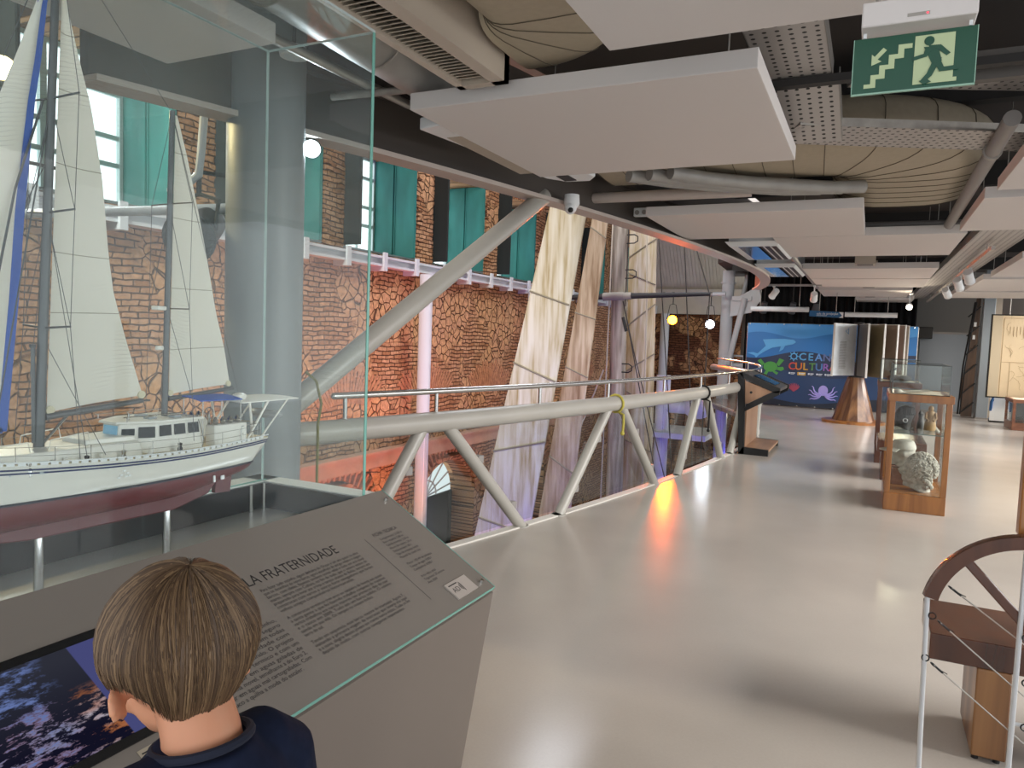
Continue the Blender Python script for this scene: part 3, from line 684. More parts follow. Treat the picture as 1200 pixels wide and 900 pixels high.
m = M(); m.slab(lambda u, v: dk(SL+.0005+.002*v, Y0+(Y1-Y0)*u, -.001), 1, 1, NRM*.012); m.slab(lambda u, v: dk(SL*v, Y1+.001+.0015*u, -.001), 1, 1, NRM*.012); m.build('glass_edge', MT['edge'], desk, smooth=0)
for s, y in ((.052,2.165),(.515,2.165),(.052,.14),(.515,.14)):
    m = M(); p = dk(s,y,.010); m.tube(p, p+NRM*.012, .008, .0065, 16); m.build('standoff_bolt', MT['inox'], desk)
INK = mat('ink_dark', '#2a2725', .7); INK2 = mat('ink_grey', '#353130', .7)
h = .0107
m = M(); o = dk(.192, 1.762, h)
m.text('VELEIRO ESCOLA FRATERNIDADE', .05, o - V((0,.648,0)), (0,1,0), UP, 'LEFT', width=.648); m.build('panel_title', INK, desk, smooth=0)
A = ['na realidade o barco que o seu', 'sonho nasceu e cresceu no mar', 'viagens em torno do mundo e de', 'experiencias feitas em cada vela', 'e de volta ao porto de partida.', '', '', 'Depois de tres voltas a vela, sozinho,', 'o barco escola e novo, aberto, seguro', 'foi desenhado para navegar em todas', 'e compartilhar sua felicidade com', 'jovens para velejar pelo mundo. O projeto', '12 cm de revestimento termico e com um', 'para poder navegar em aguas geladas de', 'frio. Teria uma quilha movel, semelhante a do Euro 2,', 'navegar devagar em aguas mal cartografadas. Com', 'subiria um pouco a quilha a moda do escaler.']
B = ['Para fazer tudo sozinho, algum dinheiro do Ocean e um ano quase na obra', 'que os desenhos do novo barco, agora escolhido de antigo veleiro e viagem', 'barcos, com ideias, fizemos tambem novas velas e tudo em aco naval', 'mares, sempre com Cultura, no fim de tudo, que o veleiro estava de', 'preparado para levar ate trinta e tantos alunos da Bahia, sempre em', 'construcao com varios e outros forte navegadores que foram', 'velhos amigos companheiros historicamente.', '', 'A construcao terminou tres anos no estaleiro de Inema aos quase', 'a tanta gente a que foi fazendo trabalho conjunto de mestres', 'varios trabalhos em navios maiores nos primeiros dias do mar', 'e o casco em 2009. Tudo em um barco solido. O veleiro', 'saindo em sua vida. Os tempos no oceano Indico.', 'terra do sul.', '', 'Tendo em sequencia, esse barco, mestre de travessias. Agora 7,', 'visitando a primeira viagem de instrucao que levaria ate aqui', 'e a nova, alegria destes jovens em mares nunca vistos. Tudo se fez', 'depois de muito, com outros navegantes importantes.']
C = ['Comprimento: 21,50 m', 'Boca maxima: 5,80 m', 'Calado maximo: 3,20 m', 'Altura do mastro: 24 m', 'Deslocamento: 60 t', 'Tipo de armacao: ketch', 'Material do casco: aco', '', 'Motor: 180 HP de potencia', 'Tanque de agua: 4.000 l', 'Combustivel: 8.000 l', '', 'Area velica total', 'Tripulacao: 22 pessoas', 'Ano: 2009']
m = M()
for i, s_ in enumerate(A):
    if s_: m.text(s_, .0165, dk(.20+.0172*i, 1.035, h), (0,1,0), UP, 'LEFT', width=.345 if 6 < i < 16 else .30)
for i, s_ in enumerate(B):
    if s_: m.text(s_, .0145, dk(.222+.0135*i, 1.415, h), (0,1,0), UP, 'LEFT', width=.405 if i not in (6,12,13,18) else (.3,.3,.07,.36)[(6,12,13,18).index(i)])
m.build('panel_text', INK2, desk, smooth=0)
m = M(); m.text('FICHA TÉCNICA', .02, dk(.185, 1.945, h), (0,1,0), UP, 'LEFT', width=.13)
for i, s_ in enumerate(C):
    if s_: m.text(s_, .013, dk(.207+.0158*i, 1.955, h), (0,1,0), UP)
m.slab(lambda u, v: dk(.18+.3*v, 1.898+.0012*u, h), 1, 1, NRM*.0002); m.build('data_text', INK2, desk, smooth=0)
# small plaque with the audio description mark (its square code is left out)
pl = M(); pl.slab(lambda u, v: dk(.462+.066*v, 1.995+.128*u, .0105), 1, 1, NRM*.005); po = pl.build('plaque', mat('plaque_white', '#aea49c', .4), desk, smooth=0)
m = M(); m.text('AD', .028, dk(.505,2.006,.0158), (0,1,0), UP)
for k in range(3):
    m.path([dk(.495+.006*(1.5+k)*math.sin(a)*1.1, 2.046+.006*(k+.3)+.004*math.cos(a), .0160) for a in (-1+.25*q for q in range(9))], .0008, 4)
m.slab(lambda u, v: dk(.472+.004*v, 2.005+.05*u, .0157), 1, 1, NRM*.0003); m.build('plaque_mark', MT['black'], po, smooth=0)
# screen let into the slope
m = M(); m.slab(lambda u, v: dk(.150+.285*v, .50+.507*u, .0105), 1, 1, NRM*.003); bez = m.build('screen_bezel', mat('bezel', '#16171a', .25), desk, smooth=0)
SCN = bpy.data.materials.new('screen_picture'); SCN.use_nodes = True
nt = SCN.node_tree; nt.nodes.clear(); L = nt.links.new; N = nt.nodes.new
tc = N('ShaderNodeTexCoord'); sp = N('ShaderNodeSeparateXYZ'); L(tc.outputs['Generated'], sp.inputs[0])
no = N('ShaderNodeTexNoise'); no.inputs['Scale'].default_value = 8; no.inputs['Detail'].default_value = 8; no.inputs['Roughness'].default_value = .7; L(tc.outputs['Generated'], no.inputs['Vector'])
n3 = N('ShaderNodeTexNoise'); n3.inputs['Scale'].default_value = 3; n3.inputs['Detail'].default_value = 3; L(tc.outputs['Generated'], n3.inputs['Vector'])
def mr_(a, b_, c_, d_, src):
    r = N('ShaderNodeMapRange'); r.inputs[1].default_value=a; r.inputs[2].default_value=b_; r.inputs[3].default_value=c_; r.inputs[4].default_value=d_; L(src, r.inputs[0]); return r.outputs[0]
def mix_(f, a, b_):
    x = N('ShaderNodeMix'); x.data_type = 'RGBA'; L(f, x.inputs[0])
    for k, q in ((6,a),(7,b_)):
        if isinstance(q, str): x.inputs[k].default_value = hx(q)
        else: L(q, x.inputs[k])
    return x.outputs[2]
def mul_(a, b_):
    x = N('ShaderNodeMath'); x.operation = 'MULTIPLY'; L(a, x.inputs[0]); L(b_, x.inputs[1]); return x.outputs[0]
rock = mix_(mr_(.4,.6,0,1,n3.outputs['Fac']), '#c77a4e', '#d8d4e6')
rk = mul_(mr_(.5,.58,0,1,no.outputs['Fac']), mr_(.52,.40,0,1,sp.outputs['X']) if 0 else mr_(.62,.45,0,1,sp.outputs['Z']))
lft = mul_(mr_(.50,.60,0,1,no.outputs['Fac']), mr_(.73,.64,0,1,sp.outputs['Y']))
base = mix_(mr_(.2,.9,0,1,sp.outputs['Z']), '#1a1a30', '#3d3f4c')
c1 = mix_(rk, base, rock); c2 = mix_(lft, c1, '#7f95d6')
c3 = mix_(mr_(.83,.835,0,1,sp.outputs['Y']), c2, '#5b5f9a')
em = N('ShaderNodeEmission'); em.inputs[1].default_value = .55; L(c3, em.inputs[0]); oo = N('ShaderNodeOutputMaterial'); L(em.outputs[0], oo.inputs[0])
m = M(); m.slab(lambda u, v: dk(.172+.243*v, .515+.485*u, .0137), 1, 1, NRM*.0004); m.build('screen_picture', SCN, bez, smooth=0)
m = M(); m.slab(lambda u, v: dk(.452+.03*v, .90+.07*u, .0105), 1, 1, NRM*.001); lb = m.build('caption_tag', mat('caption_tag', '#a59a86', .6), desk, smooth=0)
m = M(); m.slab(lambda u, v: dk(.460+.003*v, .905+.05*u, .0117), 1, 1, NRM*.0003); m.slab(lambda u, v: dk(.468+.003*v, .905+.04*u, .0117), 1, 1, NRM*.0003); m.build('caption_text', INK, lb, smooth=0)

# the glass hood
GV = glass('hood_glass', '#fafdfc', 1.0, dust=.05, dustcol='#c4d2d8', scr=.13)
GV2 = glass('hood_glass_back', '#fafdfc', .9, dust=.07, dustcol='#b4c8d2', scr=.22)
hood = thing('glass_hood', 'tall clear glass hood with green edges over the model boat', 'display case', (-1.85,1.2,.949))
HZ = 2.572
m = M(); m.bb((-1.615,.41,.950),(-1.607,2.104,HZ)); m.build('glass_pane', GV, hood, smooth=0)
m = M(); m.bb((-2.095,.41,.950),(-2.087,2.104,HZ)); m.build('glass_pane', GV2, hood, smooth=0)
m = M(); m.bb((-2.095,2.106,.950),(-1.607,2.114,HZ)); m.build('glass_pane', GV, hood, smooth=0)
m = M(); m.bb((-2.095,.40,.950),(-1.607,.408,HZ)); m.build('glass_pane', GV, hood, smooth=0)
m = M(); m.bb((-2.095,.41,HZ),(-1.607,2.114,HZ+.008)); m.build('top_pane', GV, hood, smooth=0)
m = M()
m.bb((-1.6065,2.104,.95),(-1.6045,2.1165,HZ)); m.bb((-1.616,2.1145,.95),(-1.6045,2.1165,HZ)); m.build('glass_edge', MT['edge'], hood, smooth=0)
m = M(); m.bb((-2.0965,2.106,.95),(-2.0955,2.1165,HZ)); m.bb((-2.0965,2.1145,.95),(-2.0935,2.1165,HZ))
m.bb((-1.6065,.4,HZ),(-1.6045,2.1165,HZ+.008)); m.bb((-2.0975,2.1145,HZ),(-1.6045,2.1165,HZ+.008)); m.bb((-2.0975,.4,HZ),(-2.0955,2.1165,HZ+.008))
m.build('silicone_seam', mat('silicone_seam','#b9c6c5',.3), hood, smooth=0)
m = M(); m.bb((-2.097,.4,.95),(-2.0955,2.13,.954)); m.build('glass_edge', MT['edge'], hood, smooth=0)

# ---------------------------------------------------------------- the model ketch
BX = -1.85
boat = thing('model_sailboat', 'white two-masted model sailboat with red keel standing inside the glass hood', 'model boat', (BX,1.3,1.0))
def hb(k):   # half beam along the hull, k 0 bow .. 1 stern
    return .142*min(1, math.sin(min(1, k*1.55)*math.pi/2)**.75) * (1 - .38*max(0,(k-.62)/.38)**1.7)
def sheer(k): return 1.233 - .052*math.sin(min(1,k*1.25)*math.pi/2) + .006*k*k
BY0, BY1 = .70, 1.80
def hull_ring(k, parts):
    y = BY0 + (BY1-BY0)*k; bmx = max(hb(k), .002); z1 = sheer(k); ring = []
    wl = 1.115; keel = 1.035 + .055*max(0,(k-.7)/.3)**1.5 + .06*max(0,(.12-k)/.12)
    for s, zz in parts:
        if zz >= 0: z = wl + (z1-wl)*zz
        else: z = wl + (wl-keel)*zz
        ring.append((s*bmx, y - .07*max(0,k-.93)/.07*(1-max(0,zz))*.9 + (.09*(1-max(zz,0))*(max(0,.15-k)/.15)), z))
    return [V((BX+a, b_, c_)) for a, b_, c_ in ring]
ks = [0]+[.004+.996*i/32 for i in range(33)]
top = [(1.0,1),(1.015,.75),(1.0,.45),(.96,.18),(.90,0),(-.90,0),(-.96,.18),(-1.0,.45),(-1.015,.75),(-1.0,1)]
bot = [(.897,0),(.8,-.35),(.58,-.7),(.2,-1),(-.2,-1),(-.58,-.7),(-.8,-.35),(-.897,0)]
m = M(); m.loft([hull_ring(k, top) for k in ks]); hull = m.build('hull', mat('hull_white', '#d9d6cd', .18, coat=.5), boat, smooth=60)
m = M(); m.loft([hull_ring(k, bot) for k in ks]); under = m.build('underbody', mat('hull_red', '#5c181c', .4), boat, smooth=60)
m = M(); m.prism([(.98,1.06),(.98,1.012),(1.08,1.000),(1.5,.993),(1.62,1.02),(1.69,1.09)], (BX-.016,0,0), (0,1,0), (0,0,1), (.032,0,0)); m.build('keel', mat('keel_red', '#54161a', .4), under, smooth=0, bev=.004)
m = M(); m.prism([(1.66,1.085),(1.655,1.015),(1.715,1.01),(1.725,1.09)], (BX-.008,0,0), (0,1,0), (0,0,1), (.016,0,0)); m.build('rudder', mat('rudder_red', '#54161a', .4), under, smooth=0)
m = M(); m.box((BX+.10,1.60,1.085),(.004,.012,.012)); m.box((BX+.11,1.56,1.088),(.004,.006,.02)); m.build('hull_fitting', MT['white'], under, smooth=0)
NAVY = mat('navy_stripe', '#22305e', .4)
for off in (.80,.89):
    for sx in (1,-1):
        m = M(); m.path([hull_ring(k, [(1.017*sx, off)])[0] for k in ks[1:]], .0022, 6); m.build('hull_stripe', NAVY, hull)
for sx in (1,-1):
    m = M(); m.path([hull_ring(k, [(.915*sx, .0)])[0] for k in ks[1:]], .0035, 6); m.build('waterline_stripe', mat('waterline', '#1c2030', .5), hull)
m = M()
for (y, z) in ((1.24,1.165),(1.25,1.158),(1.232,1.155),(1.245,1.150),(1.255,1.151),(1.225,1.149)): m.box((BX+.1455,y,z),(.002,.007,.004))
m.build('hull_emblem', MT['white'], hull, smooth=0)
DECK = mat('deck_cream', '#d8c8a4', .6, var=.06, scale=40)
m = M(); m.loft([[hull_ring(k,[(.97,1)])[0]+V((0,0,-.004)), hull_ring(k,[(-.97,1)])[0]+V((0,0,-.004)), hull_ring(k,[(-.97,1)])[0]+V((0,0,.001)), hull_ring(k,[(.97,1)])[0]+V((0,0,.001))] for k in ks[1:]]); deck = m.build('deck', DECK, boat, smooth=0)
for sx in (1,-1):
    m = M()
    for i in range(46):
        k = .03+.95*i/46; a = hull_ring(k,[(.985*sx,1)])[0]; c = hull_ring(k+.0145,[(.985*sx,1)])[0]
        m.beam(a+V((0,0,.003)), c+V((0,0,.003)), .003, .007)
    m.path([hull_ring(k,[(.985*sx,1)])[0]+V((0,0,.007)) for k in ks[1:]], .0022, 6)
    m.build('toe_rail', MT['white'], deck)
WH = mat('boat_superstructure', '#e9e7e0', .35)
# coach roof and pilothouse
def sm(poly, z0, z1, top_in=.0):
    m = M(); n = len(poly); cx_ = sum(p[0] for p in poly)/n; cy_ = sum(p[1] for p in poly)/n
    return m.loft([[V((x,y,z0)) for x,y in poly],[V((cx_+(x-cx_)*(1-top_in),cy_+(y-cy_)*(1-top_in),z1)) for x,y in poly]])
sm([(BX-.07,.98),(BX-.09,1.06),(BX-.09,1.34),(BX+.09,1.34),(BX+.09,1.06),(BX+.07,.98)],1.178,1.228,.05).build('coach_roof', WH, boat, bev=.004)
sm([(BX-.05,1.20),(BX-.07,1.33),(BX+.07,1.33),(BX+.05,1.20)],1.226,1.240,.05).build('coach_roof', WH, boat, bev=.003)
HP = [(BX-.035,1.30),(BX+.035,1.30),(BX+.085,1.385),(BX+.088,1.535),(BX-.088,1.535),(BX-.085,1.385)]
house = sm(HP,1.178,1.270,.06).build('pilothouse', WH, boat, bev=.002)
sm([(BX+(x-BX)*1.04, 1.43+(y-1.43)*1.05) for x,y in HP],1.2695,1.277,.02).build('pilothouse_roof', WH, house, bev=.002)
WIN = mat('cabin_window', '#15171b', .1); WS = mat('windshield_blue', '#9fd0ee', .2)
def wquad(p0, p1, u0, u1, z0, z1, m_, nm='window'):
    p0, p1 = V((*p0,0)), V((*p1,0)); d = (p1-p0); n = V((d.y,-d.x,0)).normalized()
    def pt(u, z):
        k = 1-.06*(z-1.2)/.07; q = p0.lerp(p1,u); c = V((BX,1.43,0)); q = c+(q-c)*k; return q + V((0,0,z)) + n*.0012
    m = M(); m.hexa([pt(u0,z0),pt(u1,z0),pt(u1,z1),pt(u0,z1)]+[pt(u0,z0)+n*.0015,pt(u1,z0)+n*.0015,pt(u1,z1)+n*.0015,pt(u0,z1)+n*.0015]); m.build(nm, m_, house, smooth=0)
for a, c in ((.04,.30),(.37,.62),(.69,.94)):
    wquad(HP[2],HP[3],a,c,1.232,1.262,WIN); wquad(HP[4],HP[5],1-c,1-a,1.232,1.262,WIN)
wquad(HP[1],HP[2],.50,.94,1.230,1.260,WIN); wquad(HP[1],HP[2],.06,.40,1.238,1.256,WIN)
wquad(HP[5],HP[0],.06,.50,1.230,1.260,WIN); wquad(HP[0],HP[1],.08,.92,1.225,1.264,WS,'windshield')
# cockpit boxes, bimini, davits and stern gear
for sx in (1,-1):
    x0 = BX+sx*.085
    m = M(); m.bb((x0-.02,1.565,1.178),(x0+.02,1.69,1.247)); cb_ = m.build('cockpit_box', WH, boat, bev=.003)
    for k in range(4):
        m = M(); y = 1.585+.028*k; m.lathe([(.006,1.247),(.008,1.252),(.0095,1.258),(.007,1.262),(.004,1.268),(0,1.27)],(x0,y,0),12); m.build('winch', MT['inox'], cb_)
m = M(); m.path([(BX+.04+.019*math.cos(a),1.60,1.275+.019*math.sin(a)) for a in (2*math.pi*k/20 for k in range(20))], .0018, 6, closed=True)
for k in range(3): m.tube((BX+.04-.019*math.cos(k*1.047),1.60,1.275-.019*math.sin(k*1.047)),(BX+.04+.019*math.cos(k*1.047),1.60,1.275+.019*math.sin(k*1.047)),.001)
m.tube((BX+.04,1.6,1.2),(BX+.04,1.6,1.275),.004); m.build('steering_wheel', MT['inox'], boat)
m = M(); m.slab(lambda u,v: (BX-.085+.17*u, 1.53+.16*v, 1.320+.010*math.sin(math.pi*u)-.004*v), 8, 2, (0,0,.003)); bim = m.build('bimini', mat('bimini_blue', '#2a58b8', .7), boat)
m = M()
for sx in (1,-1):
    for y in (1.54,1.61,1.685): m.tube((BX+sx*.083,y,1.18),(BX+sx*.083,y,1.321),.0018,n=6)
m.build('bimini_frame', MT['inox'], boat)
m = M(); m.slab(lambda u,v: (BX-.095+.19*u, 1.68+.25*v, 1.305+.004*math.sin(math.pi*u)), 4, 1, (0,0,.003)); dv = m.build('davit_roof', WH, boat, smooth=0)
m = M()
for sx in (1,-1):
    m.tube((BX+sx*.09,1.70,1.18),(BX+sx*.085,1.80,1.305),.004,n=8); m.tube((BX+sx*.08,1.74,1.18),(BX+sx*.085,1.72,1.305),.004,n=8); m.tube((BX+sx*.07,1.78,1.18),(BX+sx*.075,1.90,1.305),.003,n=8)
m.build('davit_leg', WH, boat)
m = M(); m.lathe([(.006,1.308),(.018,1.309),(.022,1.318),(.021,1.326),(.012,1.331),(0,1.332)],(BX+.03,1.73,0),16); m.build('radar_dome', WH, boat)
m = M()
m.loft([[V((BX-.05+.13*i/10*1.0, 1.87 + .026*math.sin(math.pi*min(1,.25+.75*i/10))**.6*math.cos(a), 1.252+.016*math.sin(a)*math.sin(math.pi*min(1,.25+.75*i/10))**.4)) for a in (2*math.pi*q/12 for q in range(12))] for i in range(11)])
m.build('dinghy', mat('dinghy_grey', '#b9bcc0', .5), boat)
m = M()
for sx in (1,-1):
    for i in range(13):
        k = .05+.9*i/12; a = hull_ring(k,[(.95*sx,1)])[0]; m.tube(a, a+V((0,0,.043)), .0011, n=6)
m.build('stanchions', MT['inox'], boat)
m = M()
for sx in (1,-1):
    for hgt in (.022,.042): m.path([hull_ring(.05+.9*i/12,[(.95*sx,1)])[0]+V((0,0,hgt)) for i in range(13)], .0006, 5)
m.build('lifeline', MT['inox'], boat)
for sx in (1,-1):
    m = M(); m.path([V((BX+sx*.06,1.10,1.228)),V((BX+sx*.06,1.105,1.252)),V((BX+sx*.06,1.20,1.262)),V((BX+sx*.06,1.205,1.235))], .0016, 6)
    m.path([V((BX+sx*.062,.98,1.228)),V((BX+sx*.062,.985,1.25)),V((BX+sx*.062,1.05,1.252)),V((BX+sx*.062,1.055,1.228))], .0016, 6); m.build('grab_rail', WH, boat)
m = M()
for sx in (1,-1):
    m.path([hull_ring(.97,[(.9*sx,1)])[0], hull_ring(.97,[(.9*sx,1)])[0]+V((0,0,.05)), hull_ring(.88,[(.93*sx,1)])[0]+V((0,0,.05)), hull_ring(.88,[(.93*sx,1)])[0]], .0018, 6)
    m.path([hull_ring(.97,[(.9*sx,1)])[0]+V((0,0,.026)), hull_ring(.88,[(.93*sx,1)])[0]+V((0,0,.026))], .0014, 6)
m.path([hull_ring(.97,[(.9,1)])[0]+V((0,0,.05)), hull_ring(.97,[(-.9,1)])[0]+V((0,0,.05))], .0018, 6); m.build('stern_rail', MT['inox'], boat)
m = M(); m.path([hull_ring(.12,[(.9,1)])[0]+V((0,0,.0)),hull_ring(.12,[(.9,1)])[0]+V((0,0,.05)),hull_ring(.02,[(0,1)])[0]+V((0,0,.055)),hull_ring(.12,[(-.9,1)])[0]+V((0,0,.05)),hull_ring(.12,[(-.9,1)])[0]], .0018, 6); m.build('bow_rail', MT['inox'], boat)
for i, (x, y) in enumerate(((.105,1.08),(.095,1.12),(.108,1.165),(.10,1.21),(.102,1.27),(.108,1.345),(.108,1.44),(-.11,1.1),(-.11,1.2),(-.11,1.3),(.10,1.03))):
    m = M(); m.lathe([(.007,1.178),(.007,1.196),(.0045,1.20),(.006,1.206),(.006,1.210),(0,1.212)],(BX+x,y,0),12); m.build('deck_winch', MT['black'] if i in (2,6) else (WH if i % 2 else MT['inox']), boat)
for (x, y) in ((.085,1.0),(.11,1.24),(.10,1.06),(.112,1.39),(.035,1.40),(-.03,1.42),(.05,1.47)):
    zz = 1.182 if x > .06 else 1.277
    m = M(); m.bb((BX+x-.013,y-.013,zz),(BX+x+.013,y+.013,zz+.006)); m.build('deck_hatch', mat('hatch_grey', '#aeb7be', .2), boat, bev=.0015)
m = M()
for y in (1.31,1.40,1.50): m.tube((BX+.06,y,1.277),(BX+.06,y,1.290),.0012,n=5); m.tube((BX-.06,y,1.277),(BX-.06,y,1.290),.0012,n=5)
m.path([(BX+.06,1.30,1.29),(BX+.06,1.52,1.29)], .0012, 5); m.path([(BX-.06,1.30,1.29),(BX-.06,1.52,1.29)], .0012, 5)
m.path([(BX+.025,1.34,1.277),(BX+.025,1.34,1.296)],.003,6); m.build('roof_rail', MT['inox'], boat)
# masts, booms, sails
def mast(nm, b_, t_, ra, rb):
    m = M(); m.path([b_, V(b_).lerp(V(t_),.5), t_], [ra,(ra+rb)/2,rb], 16); return m.build(nm, MT['spar'], boat)
mm = mast('mainmast', (BX,1.112,1.225), (BX,1.168,2.52), .0125, .0085)
m = M(); m.path([(BX,1.100,1.24),(BX,1.100,1.48)], .005, 8); m.path([(BX,1.105,1.48),(BX,1.093,1.48)], .005, 8); m.build('spinnaker_pole', MT['spar'], mm)
mz = mast('mizzenmast', (BX,1.474,1.277), (BX,1.497,2.158), .009, .0075)
for z in (1.525,1.81,2.09):
    y = 1.112+(z-1.225)*.0433
    m = M(); m.tube((BX-.095,y+.008,z+.006),(BX,y,z),.0025,.003,8); m.tube((BX,y,z),(BX+.095,y+.008,z+.006),.003,.0025,8); m.build('spreader', MT['spar'], mm)
for z in (1.59,1.893):
    y = 1.474+(z-1.277)*.026
    m = M(); m.tube((BX-.085,y+.006,z),(BX,y,z),.002,n=8); m.tube((BX,y,z),(BX+.085,y+.006,z),.002,n=8); m.build('spreader', MT['inox'], mz)
m = M(); m.box((BX-.0,1.455,1.590),(.03,.03,.012)); m.box((BX,1.457,1.475),(.014,.022,.012)); m.build('mast_radar', WH, mz, bev=.003)
m = M(); m.path([(BX,1.128,1.302),(BX,1.40,1.326)], [.009,.0075], 12); m.path([(BX,1.40,1.326),(BX,1.425,1.325)], .003, 8); m.build('main_boom', MT['spar'], boat)
m = M(); m.path([(BX,1.486,1.325),(BX,1.728,1.345)], [.007,.0065], 12); m.build('mizzen_boom', MT['spar'], boat)
m = M(); m.tube((BX,1.122,1.235),(BX,1.185,1.302),.004,n=8); m.build('boom_vang', MT['inox'], boat)
def sail(nm, luff, leech, camber, th=.0008):
    """luff and leech polylines, bottom to top, same count"""
    n = len(luff)
    def at(P, v):
        x = v*(n-1); i = min(int(x), n-2); f = x-i
        return P[i][0]+(P[i+1][0]-P[i][0])*f, P[i][1]+(P[i+1][1]-P[i][1])*f
    def fn(u, v):
        a, c = at(luff,v), at(leech,v)
        return (BX + camber*math.sin(math.pi*u)*(.35+.65*(1-v)), a[0]+(c[0]-a[0])*u, a[1]+(c[1]-a[1])*u)
    m = M(); m.slab(fn, 14, 28, (th,0,0)); return m, fn
LE = [(1.402,1.341),(1.349,1.5),(1.313,1.625),(1.299,1.722),(1.282,1.914),(1.252,2.095),(1.218,2.212),(1.186,2.34),(1.176,2.46)]
LU = [(1.128+(z-1.225)*.0433, z) for z in (1.312,1.487,1.615,1.72,1.908,2.085,2.205,2.335,2.46)]
ms, fn = sail('mainsail', LU, LE, -.016); so = ms.build('mainsail', MT['sail'], boat, smooth=60)
SEAM = mat('sail_seam', '#a8a599', .8)
for v in (.20,.37,.52,.66,.80,.9):
    m = M(); m.path([V(fn(u/10, v-.006*u/10))+V((.0025,0,0)) for u in range(11)], .0011, 5); m.build('batten', SEAM, so)
PATCH = mat('sail_patch', '#d6cfb4', .8)
for (y, z) in ((1.398,1.343),(1.140,1.318)):
    m = M(); m.tube((BX-.003,y,z),(BX+.004,y,z),.011,n=16); m.build('corner_patch', PATCH, so)
LE = [(1.716,1.359),(1.694,1.469),(1.659,1.584),(1.621,1.757),(1.592,1.874),(1.55,2.032),(1.513,2.149)]
LU = [(1.487+(z-1.277)*.0235, z) for z in (1.338,1.46,1.58,1.755,1.874,2.03,2.149)]
ms, fn = sail('mizzen_sail', LU, LE, -.012); so2 = ms.build('mizzen_sail', MT['sail'], boat, smooth=60)
for v in (.18,.40,.64,.85):
    m = M(); m.path([V(fn(u/10, v))+V((.0025,0,0)) for u in range(11)], .0010, 5); m.build('batten', SEAM, so2)
for (y, z) in ((1.71,1.361),(1.493,1.342)):
    m = M(); m.tube((BX-.003,y,z),(BX+.004,y,z),.009,n=16); m.build('corner_patch', PATCH, so2)
JL = [(.745,1.275),(.83,1.52),(.915,1.75),(1.03,2.068),(1.069,2.174),(1.115,2.31),(1.15,2.42)]
JE = [(1.025,1.276),(1.055,1.59),(1.07,1.80),(1.097,2.07),(1.112,2.17),(1.128,2.315),(1.155,2.42)]
ms, fn = sail('foresail', JL, JE, .02); so3 = ms.build('foresail', MT['sail'], boat, smooth=60)
m = M(); m.slab(lambda u, v: V((BX+.0022, JE[0][0]-.012+.021*u+ (0), 0)) if 0 else V((BX+.003, fn(1,v)[1]-.012+.022*u, fn(1,v)[2])), 1, 24, (.0018,0,0)); m.slab(lambda u, v: V((BX+.003, fn(u,0)[1], 1.272+.014*v)), 6, 1, (.0018,0,0)); m.build('blue_strip', MT['sailblue'], so3, smooth=0)
# rigging
RW = mat('model_rigging', '#55585a', .5)
rg = M()
def ln(a, c, r=.0009): rg.path([a, c], r, 5)
mt = lambda z: V((BX,1.112+(z-1.225)*.0433,z)); zt = lambda z: V((BX,1.474+(z-1.277)*.026,z))
for sx in (1,-1):
    x = BX+sx*.095
    pts = [V((BX+sx*.135,1.13,1.21)), V((x,1.133,1.531)), V((x,1.145,1.816)), V((x,1.157,2.096)), mt(2.5)]
    rg.path(pts, .0009, 5); ln(V((BX+sx*.132,1.15,1.21)), mt(1.81)); ln(V((x,1.133,1.531)), mt(1.8)); ln(V((x,1.145,1.816)), mt(2.08)); ln(V((BX+sx*.13,1.20,1.21)), mt(1.5))
    x = BX+sx*.085
    rg.path([V((BX+sx*.105,1.49,1.21)), V((x,1.488,1.59)), V((x,1.496,1.893)), zt(2.15)], .0008, 5); ln(V((x,1.488,1.59)), zt(1.88)); ln(V((BX+sx*.10,1.53,1.21)), zt(1.59))
ln(V((BX,.705,1.25)), mt(2.5), .0012); ln(V((BX,.82,1.24)), mt(1.95), .0012); ln(zt(2.155), V((BX,1.79,1.21))); ln(mt(2.5), zt(2.15)); ln(mt(2.09), V((BX+.04,.98,1.24)), .002)
rg.path([mt(2.08)+V((.0,-.02,0)), V((BX+.02,1.05,1.85)), V((BX+.03,1.0,1.62))], .0028, 6)
rg.build('rigging', RW, boat)
m = M()
m.tube((BX,1.109,.848),(BX,1.109,1.03),.0115,n=16); m.tube((BX,1.109,.848),(BX,1.109,.852),.02,n=16); m.build('support_post', MT['inox'], desk)
m = M()
m.tube((BX,1.483,.848),(BX,1.483,1.02),.0115,n=16); m.tube((BX,1.483,.848),(BX,1.483,.852),.02,n=16); m.build('support_post', MT['inox'], desk)
for y in (2.02,2.085):
    m = M(); m.tube((-2.06,y,.848),(-2.06,y,.95),.009,n=12); m.build('corner_post', MT['inox'], desk)
# ---------------------------------------------------------------- the boy at the desk (local frame: faces +y, right hand +x)
def remesh(name, m_, mats, parent, vox, smooth=6, lap=None):
    ob = m_.build('tmp', mats if isinstance(mats, list) else [mats], None, smooth=0)
    r = ob.modifiers.new('r', 'REMESH'); r.mode = 'VOXEL'; r.voxel_size = vox; r.use_smooth_shade = True
    s = ob.modifiers.new('s', 'SMOOTH'); s.factor = .5; s.iterations = smooth
    dg = bpy.context.evaluated_depsgraph_get()
    me = bpy.data.meshes.new_from_object(ob.evaluated_get(dg)); me.name = name
    bpy.data.objects.remove(ob)
    me.materials.clear()
    for k in (mats if isinstance(mats, list) else [mats]): me.materials.append(k)
    me.polygons.foreach_set('use_smooth', [True]*len(me.polygons)); me.polygons.foreach_set('material_index', [0]*len(me.polygons))
    o = bpy.data.objects.new(name, me); COL.objects.link(o); o.parent = parent; return o
boy = thing('person', 'boy with light brown hair in a navy shirt seen from behind at the desk screen', 'person', (-.675,.580,0), math.radians(82))
boy.scale = (1,1,1.013); boy.location.x += .006
